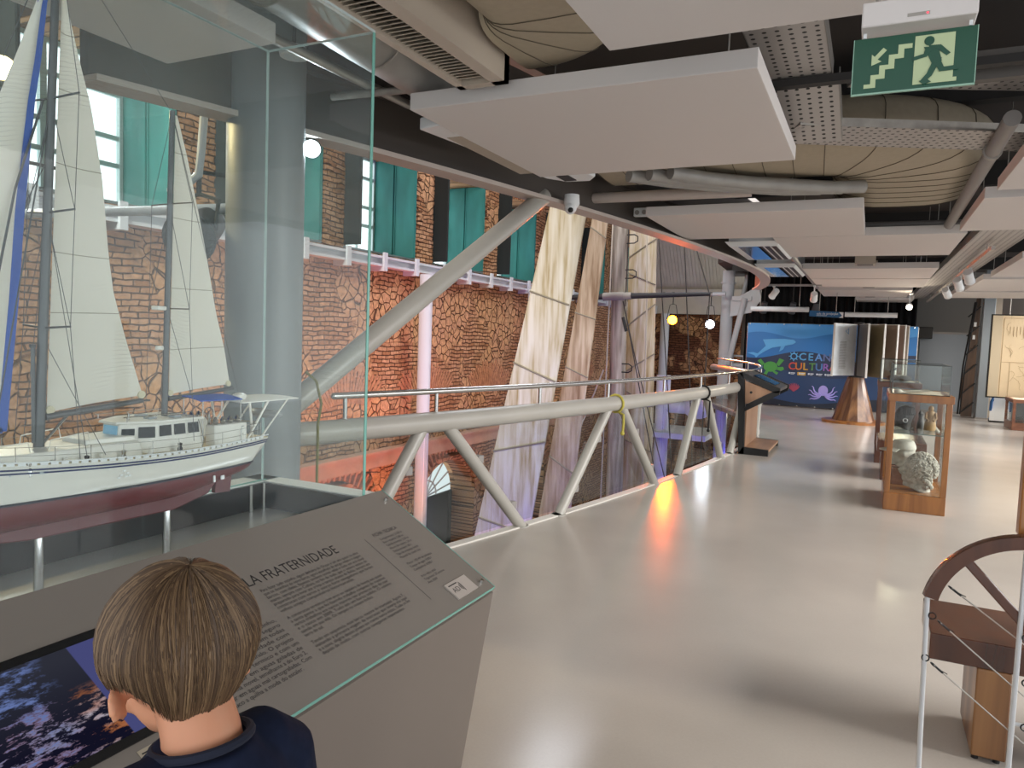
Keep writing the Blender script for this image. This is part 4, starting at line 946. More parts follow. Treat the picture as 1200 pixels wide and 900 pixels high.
SKIN = mat('skin', '#c98d6c', .5, var=.05, scale=12, spec=.35); SKIN.node_tree.nodes['Principled BSDF'].inputs['Subsurface Weight'].default_value = .08
HC = V((0,.040,1.150)); HT = Matrix.Rotation(math.radians(-7), 3, 'Z') @ Matrix.Rotation(math.radians(-16), 3, 'X')       # head centre, nods forward
def hp(x, y, z): return HC + HT @ V((x, y, z))
b_ = M()
# skull, jaw, neck
b_.ball(hp(0,-.005,.018), (.071,.088,.083), 24, 16, HT); b_.ball(hp(0,.03,-.042), (.045,.05,.050), 20, 14, HT); b_.ball(hp(0,.055,-.075), (.026,.024,.020), 14, 10, HT)
b_.ball(hp(.034,.055,-.035), (.022,.022,.024), 12, 8, HT); b_.ball(hp(-.034,.055,-.035), (.026,.024,.026), 12, 8, HT)
b_.path([hp(0,.068,.012), hp(0,.082,-.012), hp(0,.094,-.026)], [.008,.009,.011], 10); b_.ball(hp(.010,.083,-.029), .0075, 10, 8); b_.ball(hp(-.010,.083,-.029), .0075, 10, 8)
b_.ball(hp(0,.079,-.050), (.020,.010,.0055), 14, 8, HT); b_.ball(hp(0,.077,-.060), (.016,.010,.0065), 14, 8, HT)
b_.ball(hp(0,.062,.022), (.055,.018,.012), 14, 8, HT)
for sx, xe in ((1,.058), (-1,.0665)):                         # ears: rim, bowl and lobe
    c = hp(sx*xe,-.004,-.036)
    q = lambda x, y, z: c + HT@V((sx*x,y,z))
    er = HT @ Matrix.Rotation(sx*math.radians(38), 3, 'Z') @ Matrix.Rotation(math.radians(8), 3, 'X')
    b_.ball(c + er@V((sx*.004,-.004,.001)), (.0050,.0175,.0180), 14, 10, er)
    b_.path([c + er@V((sx*.006, -.004+.0165*math.cos(a), .002+.0168*math.sin(a))) for a in (.9+.42*k for k in range(9))], .0042, 8)
    b_.ball(c + er@V((sx*.004,.005,-.013)), (.005,.008,.007), 10, 8, er)
b_.path([V((0,-.012,1.02)), V((0,-.006,1.07)), V((0,.010,1.10)), V((0,.022,1.13))], [.050,.043,.041,.044], 20)
# torso, arms, legs
b_.loft([[V((.84*rx*math.cos(a), y0+ry*math.sin(a), z)) for a in (2*math.pi*k/24 for k in range(24))] for z, rx, ry, y0 in ((.60,.095,.075,0),(.66,.115,.085,0),(.74,.108,.078,0),(.84,.112,.078,0),(.92,.122,.082,-.005),(.98,.125,.078,-.008),(1.02,.10,.065,-.01),(1.045,.06,.05,-.01))])
SH, EL, WR = V((.135,-.005,1.005)), V((.172,.012,.80)), V((.160,.135,.645))
for sx in (1,-1):
    f = lambda p: V((p.x*sx*.73, p.y, p.z))
    b_.path([f(V((.07,-.008,1.012))), f(SH), f(SH.lerp(EL,.5)), f(EL)], [.042,.042,.034,.029], 16); b_.ball(f(EL), .030, 12, 8)
    b_.path([f(EL), f(EL.lerp(WR,.35)), f(WR)], [.029,.029,.020], 16)
    d = (WR-EL).normalized(); side = V((0,0,1)).cross(d).normalized(); up = d.cross(side)
    b_.path([f(WR), f(WR+d*.022), f(WR+d*.058)], [.019,.024,.022], 12)
    for k, ln_ in enumerate((.050,.057,.054,.042)):           # four bent fingers of unequal length
        o = WR + d*.052 + up*(.021-.014*k) ; p1 = o + d*ln_*.45; p2 = p1 + (d*.8-side*.6).normalized()*ln_*.32; p3 = p2 + (d*.35-side*.94).normalized()*ln_*.28
        b_.path([f(o), f(p1), f(p2), f(p3)], [.0074,.0068,.0062,.0054], 8); b_.ball(f(p3), .0054, 8, 6)
    o = WR + d*.012 + up*.016; p1 = o + (d*.6+up*.75).normalized()*.026; p2 = p1 + (d*.95+up*.3).normalized()*.024
    b_.path([f(o), f(p1), f(p2)], [.010,.0082,.0066], 8); b_.ball(f(p2), .0066, 8, 6)
    b_.path([f(V((.055,0,.66))), f(V((.062,.005,.56))), f(V((.066,.008,.36))), f(V((.066,-.006,.26))), f(V((.067,-.004,.06)))], [.074,.068,.044,.043,.028], 16)
    b_.path([f(V((.067,-.03,.035))), f(V((.07,.05,.028))), f(V((.073,.10,.022)))], [.03,.03,.02], 12)
body = remesh('body', b_, SKIN, boy, .0042, 5)
EYE = mat('eye_white', '#e8e4dc', .2); IRIS = mat('iris_brown', '#3a2a1c', .2); LIP = mat('lip', '#b06a5c', .5)
for sx in (1,-1):
    m = M(); m.ball(hp(sx*.028,.0675,.003), .0105, 14, 10); e = m.build('eye', EYE, boy, local=True)
    m = M(); m.ball(hp(sx*.028,.0745,.0025), .0052, 10, 8); m.build('iris', IRIS, e, local=True)
# hair: thick cap plus combed strands running from the crown
HM = bpy.data.materials.new('hair_light_brown'); HM.use_nodes = True; nt = HM.node_tree; bs = nt.nodes['Principled BSDF']; bs.inputs['Roughness'].default_value = .5
bs.inputs['Specular IOR Level'].default_value = .35
g_ = nt.nodes.new('ShaderNodeNewGeometry'); rp = nt.nodes.new('ShaderNodeValToRGB'); rp.color_ramp.elements[0].color = hx('#3f2e20'); rp.color_ramp.elements[1].color = hx('#7d6448'); rp.color_ramp.elements.new(.5).color = hx('#5b4632')
nt.links.new(g_.outputs['Random Per Island'], rp.inputs[0]); nt.links.new(rp.outputs[0], bs.inputs['Base Color'])
CR = V((.03,-.42,.91)).normalized()                            # the crown whorl direction
def smooth(a, b, x): x = max(0, min(1, (x-a)/(b-a))); return x*x*(3-2*x)
def hem(az):
    w = V((math.cos(az), math.sin(az), 0))
    e = -17 - 41*smooth(.30,.85,-w.y) + 24*smooth(.1,.9,w.y)
    e = math.radians(e); return V((w.x*math.cos(e), w.y*math.cos(e), math.sin(e)))
def scalp(az, t):
    """from the crown (t=0) to the hem (t=1), head frame"""
    H = hem(az); om = math.acos(max(-1,min(1,CR.dot(H)))); so_ = math.sin(om)
    d = (CR*math.sin((1-t)*om) + H*math.sin(t*om))/so_
    s_ = max(0,-d.z)**1.6
    return V((d.x*.086*(1-.34*s_), d.y*.094*(1-.26*s_) + .012*s_, d.z*(.091 if d.z > 0 else .104))) + V((0,-.008,.012))
m = M(); na, nt_ = 64, 20
m.loft([[hp(*(scalp(2*math.pi*i/na, .01+.97*k/nt_)*.975)) for i in range(na)] for k in range(nt_+1)])
hr = random.Random(3)
for i in range(6500):
    az = hr.random()*2*math.pi; t0 = hr.random()**1.3*.6*(hr.random() < .85); t1 = min(1.03, t0+.4+.6*hr.random())
    if t1 > .95: t1 = .93 + .10*hr.random()
    lock = math.sin(az*9+1.3*math.sin(az*4))*.05
    sw = (hr.random()-.5)*.12 + .45*(1-t0) + lock; base = .982 + .030*hr.random() + .012*math.sin(az*11+2*t0); pts = []; n = 8
    for k in range(n+1):
        t = t0+(t1-t0)*k/n
        p = scalp(az + sw*(t-t0) , max(.005,t))*(base + .010*math.sin(math.pi*k/n) - .014*(k/n)**3)
        pts.append(hp(*p))
    r0 = .0006+.0008*hr.random()
    m.path(pts, [r0*.5]+[r0]*(n-2)+[r0*.7, r0*.1], 4)
for i in range(40):                                            # a few loose flyaway hairs
    az = hr.random()*2*math.pi; q = .2*hr.random(); pts = [hp(*(scalp(az+q*k*.3, .02+.05*k)*(1.0+.012*k*hr.random()))) for k in range(5)]
    m.path(pts, .0003, 3)
m.build('hair', HM, boy, smooth=60, local=True)
# navy t-shirt, shorts, shoes
b_ = M()
b_.loft([[V((.84*rx*math.cos(a), y0+ry*math.sin(a), z)) for a in (2*math.pi*k/28 for k in range(28))] for z, rx, ry, y0 in ((.60,.135,.10,.004),(.68,.134,.10,.004),(.78,.130,.095,0),(.88,.132,.094,-.002),(.96,.138,.094,-.006),(1.0,.132,.086,-.01),(1.03,.108,.072,-.012),(1.052,.075,.058,-.012),(1.062,.060,.054,-.012))])
for sx in (1,-1):
    f = lambda p: V((p.x*sx*.73, p.y, p.z))
    b_.path([f(V((.055,-.01,1.02))), f(V((.105,-.008,1.018))), f(V((.140,-.005,.995))), f(V((.158,0,.94))), f(V((.170,.006,.865)))], [.044,.047,.051,.050,.052], 18)
SHM = mat('navy_jersey', '#161d31', .9, var=.15, scale=60, bump=.25, bscale=16, spec=.15)
sh = remesh('shirt', b_, SHM, boy, .0048, 4)
m = M(); m.path([V((.052*math.cos(a), -.008+.054*math.sin(a), 1.060 + .012*(-math.sin(a)) )) for a in (2*math.pi*k/32 for k in range(32))], .0055, 8, closed=True); m.build('collar', mat('navy_rib', '#11172a', .9), sh, local=True)
b_ = M(); b_.loft([[V((rx*math.cos(a), ry*math.sin(a), z)) for a in (2*math.pi*k/24 for k in range(24))] for z, rx, ry in ((.50,.11,.085),(.56,.125,.095),(.64,.12,.09))])
for sx in (1,-1): b_.path([V((sx*.058,0,.58)), V((sx*.066,.006,.46)), V((sx*.068,.006,.38))], [.078,.077,.076], 18)
remesh('shorts', b_, mat('grey_shorts', '#3a3d42', .9), boy, .006, 4)
for sx in (1,-1):
    m = M(); m.loft([[V((sx*.070+w_*math.cos(a), y0+l_*math.sin(a), z)) for a in (2*math.pi*k/20 for k in range(20))] for z, w_, l_, y0 in ((0,.040,.105,.035),(.02,.043,.108,.035),(.045,.040,.098,.032),(.065,.034,.06,-.004),(.085,.033,.045,-.01))]); m.build('shoe', mat('shoe_grey', '#5d6166', .7), boy, local=True)
# ---------------------------------------------------------------- things under the ceiling
def apanel(label, x0, x1, y0, y1, z=2.68, th=.085, wires=True):
    t = thing('acoustic_panel', label, 'ceiling panel', ((x0+x1)/2,(y0+y1)/2,z), 0, 'white acoustic ceiling panels')
    m = M(); m.bb((x0,y0,z),(x1,y1,z+th)); m.build('panel_body', MT['panel'], t, smooth=0, bev=.004)
    for x in (x0+.15,x1-.15):
        for y in (y0+.15,y1-.15):
            if not wires: continue
            m = M(); m.tube((x,y,z+th),(x,y,3.55),.004,n=6); m.build('hanger_wire', MT['galv'], t)
apanel('large white acoustic panel hanging nearest the glass hood, in front of the curved beam', -2.2, -.49, 3.2, 4.85)
apanel('white acoustic panel cut by the top photo edge, beside the exit sign', -1.0, .6, 1.1, 2.82, 2.68)
apanel('white acoustic panel hanging over the middle of the balustrade', -1.94, -.13, 6.65, 8.27, wires=False)
apanel('white acoustic panel hanging beyond the big beige duct', -1.02, .76, 8.30, 10.15)
apanel('white acoustic panel at mid depth, with a small vent box in front of it', -1.0, .77, 11.75, 13.45)
apanel('white acoustic panel just beyond the one with the small vent box', -1.0, .78, 13.55, 15.35, 2.68)
apanel('white acoustic panel far back over the page stand', -1.05, .65, 16.2, 18.2)
apanel('farthest white acoustic panel before the black curtain', -.4, .8, 19.0, 20.4)
apanel('white acoustic panel at the right edge, nearest on that side', .72, 2.4, 4.35, 6.15)
apanel('white acoustic panel at the right edge behind the nearest one there', .68, 2.4, 6.45, 8.15)
apanel('white acoustic panel right of the track lights, nearest of that row', 1.55, 3.3, 10.6, 13.2)
apanel('white acoustic panel right of the track lights, second of that row', 1.5, 3.3, 13.6, 16.2)
apanel('white acoustic panel right of the track lights, third of that row', 1.4, 3.2, 16.6, 18.4)
apanel('white acoustic panel hanging above the model boat, seen through the glass hood', -4.3+1.35, -2.3, .3, 2.36, 2.72)
for lab, x, y in (('small beige vent box between the two middle acoustic panels', -.15, 11.4), ('small beige vent box behind the mid depth panels', -.12, 15.7), ('small beige vent box far back above the page stand', -.1, 18.6)):
    t = thing('vent_box', lab, 'vent', (x,y,2.70)); m = M(); m.bb((x-.13,y-.13,2.70),(x+.13,y+.13,3.2)); m.build('box_body', MT['grille'], t, smooth=0)
    m = M()
    for k in range(7): m.bb((x-.10,y-.1+.03*k,2.692),(x+.10,y-.088+.03*k,2.70))
    m.build('vent_slats', MT['conduit'], t, smooth=0)
# linear air grille box over the desk
t = thing('air_grille', 'long beige ceiling air box with a slatted grille above the desk', 'vent', (-1.72,1.4,2.72))
m = M()
x0, x1, y0, y1 = -1.86, -1.60, -.6, 3.13
m.bb((x0,y0,2.72),(x0+.035,y1,3.0)); m.bb((x1-.07,y0,2.72),(x1,y1,3.0)); m.bb((x0,y1-.05,2.72),(x1,y1,3.0)); m.bb((x0,y0,2.72),(x1,y0+.05,3.0)); m.bb((x0,y0,2.98),(x1,y1,3.0)); m.build('box_body', MT['grille'], t, smooth=0)
m = M(); m.bb((x0+.03,y0,2.78),(x1-.07,y1,2.79)); m.build('box_lining', MT['dark'], t, smooth=0)
m = M(); k = y0+.05
while k < y1-.06:
    m.box(((x0+x1)/2-.018,k,2.745),(.155,.024,.004),R=Matrix.Rotation(.7,3,'X')); k += .033
m.build('grille_slats', MT['grille'], t, smooth=0)
# ribbed air ducts
def duct(name, label, rings, m_, r, ribs):
    t = thing(name, label, 'duct', rings[0][0])
    m = M(); m.loft(rings); m.build('duct_body', m_, t, smooth=50)
    sm_ = mat('duct_seam_%d' % len(bpy.data.materials), '#5d5445', .7)
    for R in ribs:
        m = M(); m.path(R, r, 6, closed=True); m.build('duct_seam', sm_, t)
    return t
def oval(c, ax, up, w, h, n=28, p=3.0):
    ax, up, c = V(ax), V(up), V(c); out = []
    for k in range(n):
        a = 2*math.pi*k/n; ca, sa = math.cos(a), math.sin(a)
        out.append(c + ax*(math.copysign(abs(ca)**(2/p),ca)*w/2) + up*(math.copysign(abs(sa)**(2/p),sa)*h/2))
    return out
# the big one: comes from the left, swings round and runs away to the back
def arcpath(p0, d0, L0, rad, turn, L1, n0, n1, n2):
    """straight, horizontal bend, straight"""
    p = V(p0); d = V(d0).normalized(); pts = []
    for i in range(n0): pts.append((p + d*L0*i/n0, d.copy()))
    p = p + d*L0
    left = V((-d.y,d.x,0)); c = p + left*rad*(1 if turn > 0 else -1)
    for i in range(n1+1):
        a = turn*i/n1; R = Matrix.Rotation(a,3,'Z'); pts.append((c + R@(p-c), R@d))
    p, d = pts[-1]
    for i in range(1,n2+1): pts.append((p + d*L1*i/n2, d))
    return pts
pts = arcpath((-3.0+.9,5.95,3.10), (1,.06,0), 1.7, .62, math.radians(88), 1.15, 9, 12, 6)
rings = [oval(p, V((-d.y,d.x,0)), (0,0,1), 1.15, .44) for p, d in pts]
pts2 = arcpath((-3.0+.9,5.95,3.10), (1,.06,0), 1.7, .62, math.radians(88), 1.15, 8, 5, 5)
duct('ribbed_duct', 'big beige ribbed air duct bending behind the perforated tray', rings, MT['duct'], .003, [oval(p, V((-d.y,d.x,0)), (0,0,1), 1.154, .444) for p, d in pts2])
pts = arcpath((-1.25,.4,3.02), (0,1,0), 2.36, .30, math.radians(90), .02, 14, 14, 1)
rings = [oval(p, V((-d.y,d.x,0)), (0,0,1), .60, .40, p=4.5) for p, d in pts]
duct('ribbed_duct', 'beige ribbed air duct with a bend between the slatted air box and the front panels', rings, MT['duct'], .0022, [oval(p, V((-d.y,d.x,0)), (0,0,1), .604, .404, p=4.5) for p, d in pts[:14:2]+pts[14::4]])
t = thing('foil_duct', 'round grey foil duct running beside the slatted air box', 'duct', (-2.2,2,2.95)); m = M()
m.path([(-2.12,-.5,2.95),(-2.14,1.5,2.95),(-2.2,2.6,2.94),(-2.26,4.4,2.93)], .15, 24); m.build('duct_body', MT['ductgrey'], t)
for y in (.4,1.4,2.2,2.9,3.6):
    m = M(); m.path([(-2.17+.153*math.cos(a)-.01*(y-1), y, 2.945+.153*math.sin(a)) for a in (2*math.pi*k/24 for k in range(24))], .006, 6, closed=True); m.build('duct_band', MT['galv'], t)
# perforated cable trays
PERF = bpy.data.materials.new('perforated_tray'); PERF.use_nodes = True; nt = PERF.node_tree; L = nt.links.new; N = nt.nodes.new; bs = nt.nodes['Principled BSDF']
bs.inputs['Roughness'].default_value = .5; bs.inputs['Metallic'].default_value = .3
tc = N('ShaderNodeTexCoord'); mp = N('ShaderNodeMapping'); mp.inputs['Scale'].default_value = (18,18,18); L(tc.outputs['Object'], mp.inputs[0])
fr = N('ShaderNodeVectorMath'); fr.operation = 'FRACTION'; L(mp.outputs[0], fr.inputs[0]); sb = N('ShaderNodeVectorMath'); sb.operation = 'SUBTRACT'; sb.inputs[1].default_value = (.5,.5,.5); L(fr.outputs[0], sb.inputs[0])
sx_ = N('ShaderNodeSeparateXYZ'); L(sb.outputs[0], sx_.inputs[0]); cb = N('ShaderNodeCombineXYZ'); L(sx_.outputs[0], cb.inputs[0]); L(sx_.outputs[1], cb.inputs[1])
ln_ = N('ShaderNodeVectorMath'); ln_.operation = 'LENGTH'; L(cb.outputs[0], ln_.inputs[0])
gt = N('ShaderNodeMath'); gt.operation = 'GREATER_THAN'; gt.inputs[1].default_value = .19; L(ln_.outputs['Value'], gt.inputs[0])
mx = N('ShaderNodeMix'); mx.data_type = 'RGBA'; mx.inputs[6].default_value = hx('#0c0b0a'); mx.inputs[7].default_value = hx('#b3ada8'); L(gt.outputs[0], mx.inputs[0]); L(mx.outputs[2], bs.inputs['Base Color'])
def tray(label, a, b_, wd, hgt=.09, grp=None):
    """a tray from a to b: floor at the given height, two folded sides"""
    a, b_ = V(a), V(b_); d = (b_-a).normalized(); s = d.cross(V((0,0,1))).normalized(); ln = (b_-a).length
    t = thing('cable_tray', label, 'cable tray', a, math.atan2(d.y,d.x)); t.rotation_euler = d.to_track_quat('X','Z').to_euler()
    m = M(); m.bb((0,-wd/2,0),(ln,wd/2,.004)); m.build('tray_floor', PERF, t, smooth=0, local=True)
    for sg in (1,-1):
        m = M(); m.bb((0,sg*wd/2-.002,0),(ln,sg*wd/2+.002,hgt)); m.build('tray_side', MT['galv'], t, smooth=0, local=True)
    return t
tray('wide perforated cable tray left of the exit sign running away from the camera', (-.44,1.4,2.95), (-.44,4.25,2.95), .34)
tray('short perforated tray piece stepping down behind the exit sign', (-.42,4.27,2.93), (-.42,4.95,2.80), .36)
tray('perforated cable tray crossing above the big duct towards the right', (-.56,4.85,2.84), (1.2,5.85,2.88), .42, .05)
tray('upper perforated cable tray crossing at the far right above the other one', (-.15,4.62,3.06), (1.4,5.35,3.08), .34)
t = thing('tray_bracket', 'dark steel bracket bar holding the cable trays left of the exit sign', 'bracket', (0,4.18,3.0))
m = M(); m.bb((-.72,4.16,2.905),(1.6,4.22,2.945)); m.build('bracket_bar', MT['dark'], t, smooth=0)
m = M(); m.bb((-.05,4.3,2.88),(1.5,4.36,3.02)); m.build('bracket_plate', mat('bracket_grey','#5b5651',.6), t, smooth=0)
m = M(); 
for x in (-.68,1.4): m.tube((x,4.19,2.94),(x,4.19,3.55),.008,n=6)
m.build('threaded_rod', MT['galv'], t)
tray('long perforated cable tray above the track lights on the right', (1.08,8.6,2.78), (.9,21.5,2.78), .30)
tray('second perforated cable tray along the right row of panels', (1.42,8.6,2.88), (1.3,20,2.88), .22)
# plain pipes
def pipe(label, pts, r, m_, clamps=()):
    t = thing('ceiling_pipe', label, 'pipe', pts[0]); m = M(); m.path(pts, r, 14); m.build('pipe_body', m_, t)
    m = M()
    for c in clamps: m.tube(V(c)-V((0,.02,0)), V(c)+V((0,.02,0)), r*1.25, n=14)
    if clamps: m.build('pipe_clamp', MT['galv'], t)
    return t
pipe('grey pipe running away beside the big beige duct', [(.62,4.9,2.84),(.60,8.6,2.76)], .045, MT['conduit'], ((.615,5.6,2.825),))
pipe('pale square-set pipe crossing under the dark ceiling from the beam to the middle panel', [(-2.35,6.2,2.78),(-.95,6.25,2.78)], .045, MT['beam'])
for i, (dx, lab) in enumerate(((0,'left'),(.16,'middle'),(.32,'right'))):
    pipe('insulated grey air hose above the middle panel, %s of three' % lab, [(-1.75+dx,5.5,2.80),(-1.5+dx,5.8,2.80),(-1.2+dx,6.05,2.80),(-.7+dx,6.35,2.80),(-.45+dx,6.5,2.82)], .05, MT['ductgrey'])
pipe('thin dark conduit curving beside the exit sign', [(.16,2.75,2.9),(.25,2.8,2.93),(.4,2.82,2.94),(1.2,2.85,2.94)], .018, MT['dark'])
pipe('slotted steel channel hung along the curved beam', [(-2.55,2.2,2.86),(-2.5,3.6,2.86),(-2.2,5.0,2.86)], .025, MT['galv'])
pipe('slotted steel channel above the glass hood beside the panel over the model boat', [(-2.60,1.3,2.84),(-2.56,2.45,2.84)], .03, MT['galv'])
pipe('slotted steel channel crossing under the foil duct', [(-2.75,3.25,2.82),(-2.2,3.3,2.82)], .02, MT['galv'])
pipe('grey pipe running along the left edge of the far panels', [(-1.0,8.6,2.72),(-1.05,16,2.72)], .035, MT['conduit'])
pipe('second grey pipe crossing before the air conditioning cassettes', [(-1.7,8.8,2.86),(1.0,8.85,2.86)], .035, MT['conduit'])
for i in range(6):
    y = 3.0+3.1*i
    t = thing('ceiling_joist', 'dark steel joist crossing under the ceiling slab', 'joist', (2,y,3.3), 0, 'dark joists under the slab')
    m = M(); m.bb((cx(max(y,3))+.2,y,3.3),(7.4,y+.12,3.55)); m.build('joist_body', MT['dark'], t, smooth=0)
# air conditioning cassettes
def cassette(label, x0, x1, y0, y1, z, blue):
    t = thing('air_conditioner', label, 'air conditioner', ((x0+x1)/2,(y0+y1)/2,z))
    m = M(); m.loft([[V((x,y,z+.05)) for x,y in ((x0,y0),(x1,y0),(x1,y1),(x0,y1))],[V((x,y,z)) for x,y in ((x0+.05,y0+.05),(x1-.05,y0+.05),(x1-.05,y1-.05),(x0+.05,y1-.05))]]); m.bb((x0+.04,y0+.04,z+.05),(x1-.04,y1-.04,z+.3)); m.build('fascia', MT['white'], t, smooth=0)
    m = M(); m.bb((x0+.14,y0+.10,z-.004),(x0+(x1-x0)*.62,y1-.1,z)); m.build('intake_panel', mat('intake_blue_reflection','#8fb7e2',.1,metal=.6) if blue else mat('intake_grey','#bdb9b4',.5), t, smooth=0)  # blue reflection painted into the intake panel colour
    m = M()
    for k in range(3): m.bb((x1-.26+.075*k,y0+.10,z-.004),(x1-.21+.075*k,y1-.10,z+.001))
    m.build('outlet_louvre', MT['black'], t, smooth=0)
cassette('white cassette air conditioner over the balcony edge, nearer of the two with blue reflections', -1.60, -.98, 8.75, 10.3, 2.66, True)
cassette('white cassette air conditioner over the balcony edge, farther of the two with blue reflections', -1.62, -1.02, 11.2, 12.9, 2.66, True)
t = thing('air_conditioner', 'white perforated cassette air conditioner between the large front panel and the curved beam', 'air conditioner', (-2.2,4.3,2.66))
m = M(); m.prism([(-2.38,3.56),(-2.24,3.52),(-1.95,3.6),(-1.84,5.0),(-1.92,5.12),(-2.1,5.1),(-2.2,4.95)], (0,0,2.69), (1,0,0), (0,1,0), (0,0,.07)); m.build('fascia', PERF and MT['white'], t, smooth=0, bev=.01)
m = M(); m.bb((-2.09,4.88,2.684),(-2.0,5.05,2.69)); m.build('outlet_louvre', MT['dark'], t, smooth=0)
m = M()
for i in range(14):
    m.bb((-2.31+.012*i,3.75,2.687),(-2.304+.012*i,4.75,2.69))
m.build('intake_panel', MT['grille'], t, smooth=0)
# detector, camera, round speaker lamp
t = thing('security_camera', 'small grey dome security camera on the beam above the slanted brace', 'camera', (-2.26,5.62,2.62))
m = M(); m.lathe([(.0,.1),(.06,.1),(.065,.03),(.05,.0),(0,0)], (-2.26,5.62,2.60), 24); m.build('mount', MT['white'], t)
m = M(); m.ball((-2.26,5.60,2.595), (.05,.05,.055)); db = m.build('dome', MT['white'], t)
m = M(); m.ball((-2.245,5.565,2.570), .022); m.build('lens', MT['black'], db)
t = thing('twin_emergency_lamp', 'small box with two round lenses on the dark fascia above the mast', 'lamp', (-2.06,6.9,2.8))
m = M(); m.bb((-2.12,6.86,2.72),(-1.98,6.92,2.80)); m.build('lamp_box', MT['white'], t, bev=.006)
for x in (-2.085,-2.015):
    m = M(); m.tube((x,6.86,2.755),(x,6.85,2.755),.022,n=16); m.build('lamp_lens', MT['galv'], t)
m = M(); m.lathe([(0,0),(.07,0),(.075,.02),(.06,.05),(0,.05)], (-2.75,2.95,2.93), 24); t = thing('downlight', 'round unlit white downlight above the big column', 'lamp', (-2.75,2.95,2.93)); m.build('lamp_rim', MT['white'], t)
m = M(); m.tube((-2.75,2.95,2.928),(-2.75,2.95,2.931),.05,n=20); m.build('lamp_glass', mat('opal','#d6e0e4',.3), t)
m = M(); m.tube((-2.75,2.95,2.98),(-2.75,2.95,3.55),.01,n=8); m.build('lamp_stem', MT['dark'], t)
# exit sign under its emergency light box
t = thing('exit_sign', 'green exit sign with stairs arrow and running figure under a white light box', 'sign', (.05,2.2,2.3))
GRN = mat('sign_green', '#0f4a35', .35); LUM = mat('sign_luminous', '#b9c79b', .5)
sx0, sx1, sz0, sz1 = -.09, .19, 2.222, 2.366
m = M(); m.bb((sx0,2.197,sz0),(sx1,2.203,sz1)); sg = m.build('sign_plate', GRN, t, smooth=0)
m = M(); m.bb((sx0-.002,2.196,sz0-.002),(sx1+.002,2.204,sz0+.002)); m.bb((sx0-.002,2.196,sz0),(sx0,2.204,sz1)); m.bb((sx1,2.196,sz0),(sx1+.002,2.204,sz1)); m.build('sign_edge', mat('sign_edge','#8fb5a0',.3), t, smooth=0)
def sp_(poly, m_, d=2.1955, nm='pictogram', par=None):
    m = M(); m.prism([(sx0+.28*x, sz0+.144*y) for x,y in poly], (0,d,0), (1,0,0), (0,0,1), (0,.0012,0)); return m.build(nm, m_, par or sg, smooth=0)
st = [(.10,.10),(.20,.10),(.20,.25),(.275,.25),(.275,.41),(.35,.41),(.35,.58),(.425,.58),(.425,.74),(.49,.74),(.49,.82),(.375,.82),(.375,.66),(.30,.66),(.30,.49),(.225,.49),(.225,.33),(.155,.33),(.155,.17),(.10,.17)]
sp_(st, LUM, nm='stairs_symbol')
sp_([(.155,.50),(.155,.70),(.18,.655),(.25,.80),(.28,.75),(.205,.60),(.24,.56)], LUM, nm='arrow_symbol')
door = sp_([(.51,.08),(.86,.08),(.86,.15),(.83,.15),(.83,.93),(.51,.93)], LUM, nm='doorway_symbol')
m = M(); o = lambda x, y, d=2.1935: V((sx0+.28*x, d, sz0+.144*y))
m.tube(o(.625,.82), o(.625,.82)+V((0,.0012,0)), .0115, n=20)
for kk, poly in enumerate(([(.585,.72),(.70,.70),(.735,.45),(.66,.40)], [(.62,.74),(.72,.73),(.80,.57),(.77,.53),(.70,.65),(.64,.66)], [(.60,.72),(.585,.60),(.50,.56),(.50,.50),(.61,.545),(.66,.66)], [(.67,.50),(.735,.50),(.66,.20),(.615,.12),(.575,.14),(.62,.25)], [(.67,.46),(.72,.48),(.755,.335),(.86,.345),(.87,.27),(.72,.26)], [(.56,.13),(.62,.16),(.66,.10),(.60,.06)])):
    m.prism([(sx0+.28*x, sz0+.144*y) for x,y in poly], (0,2.1932-.00035*kk,0), (1,0,0), (0,0,1), (0,.0012,0))
m.build('running_figure', GRN, door, smooth=0)
m = M(); m.bb((sx0+.015,2.15,sz1+.012),(sx1-.005,2.26,sz1+.075)); lbx = m.build('light_box', MT['panel'], t, bev=.004)
m = M(); m.bb((sx0+.02,2.192,sz1),(sx0+.028,2.208,sz1+.016)); m.bb((sx1-.02,2.192,sz1),(sx1-.012,2.208,sz1+.016)); m.build('sign_clip', MT['white'], t, smooth=0)
m = M(); m.ball((sx0+.165,2.149,sz1+.028), .0025, 8, 6); m.build('red_indicator', emis('red_led','#ff3a4a',4), lbx)
m = M(); m.bb((sx0+.12,2.1485,sz1+.024),(sx0+.17,2.15,sz1+.032)); m.build('label_strip', MT['galv'], lbx, smooth=0)
for x in (sx0+.05, sx1-.05):
    m = M(); m.tube((x,2.21,sz1+.07),(x,2.21,2.68),.006,n=8); m.build('stem', MT['galv'], t)
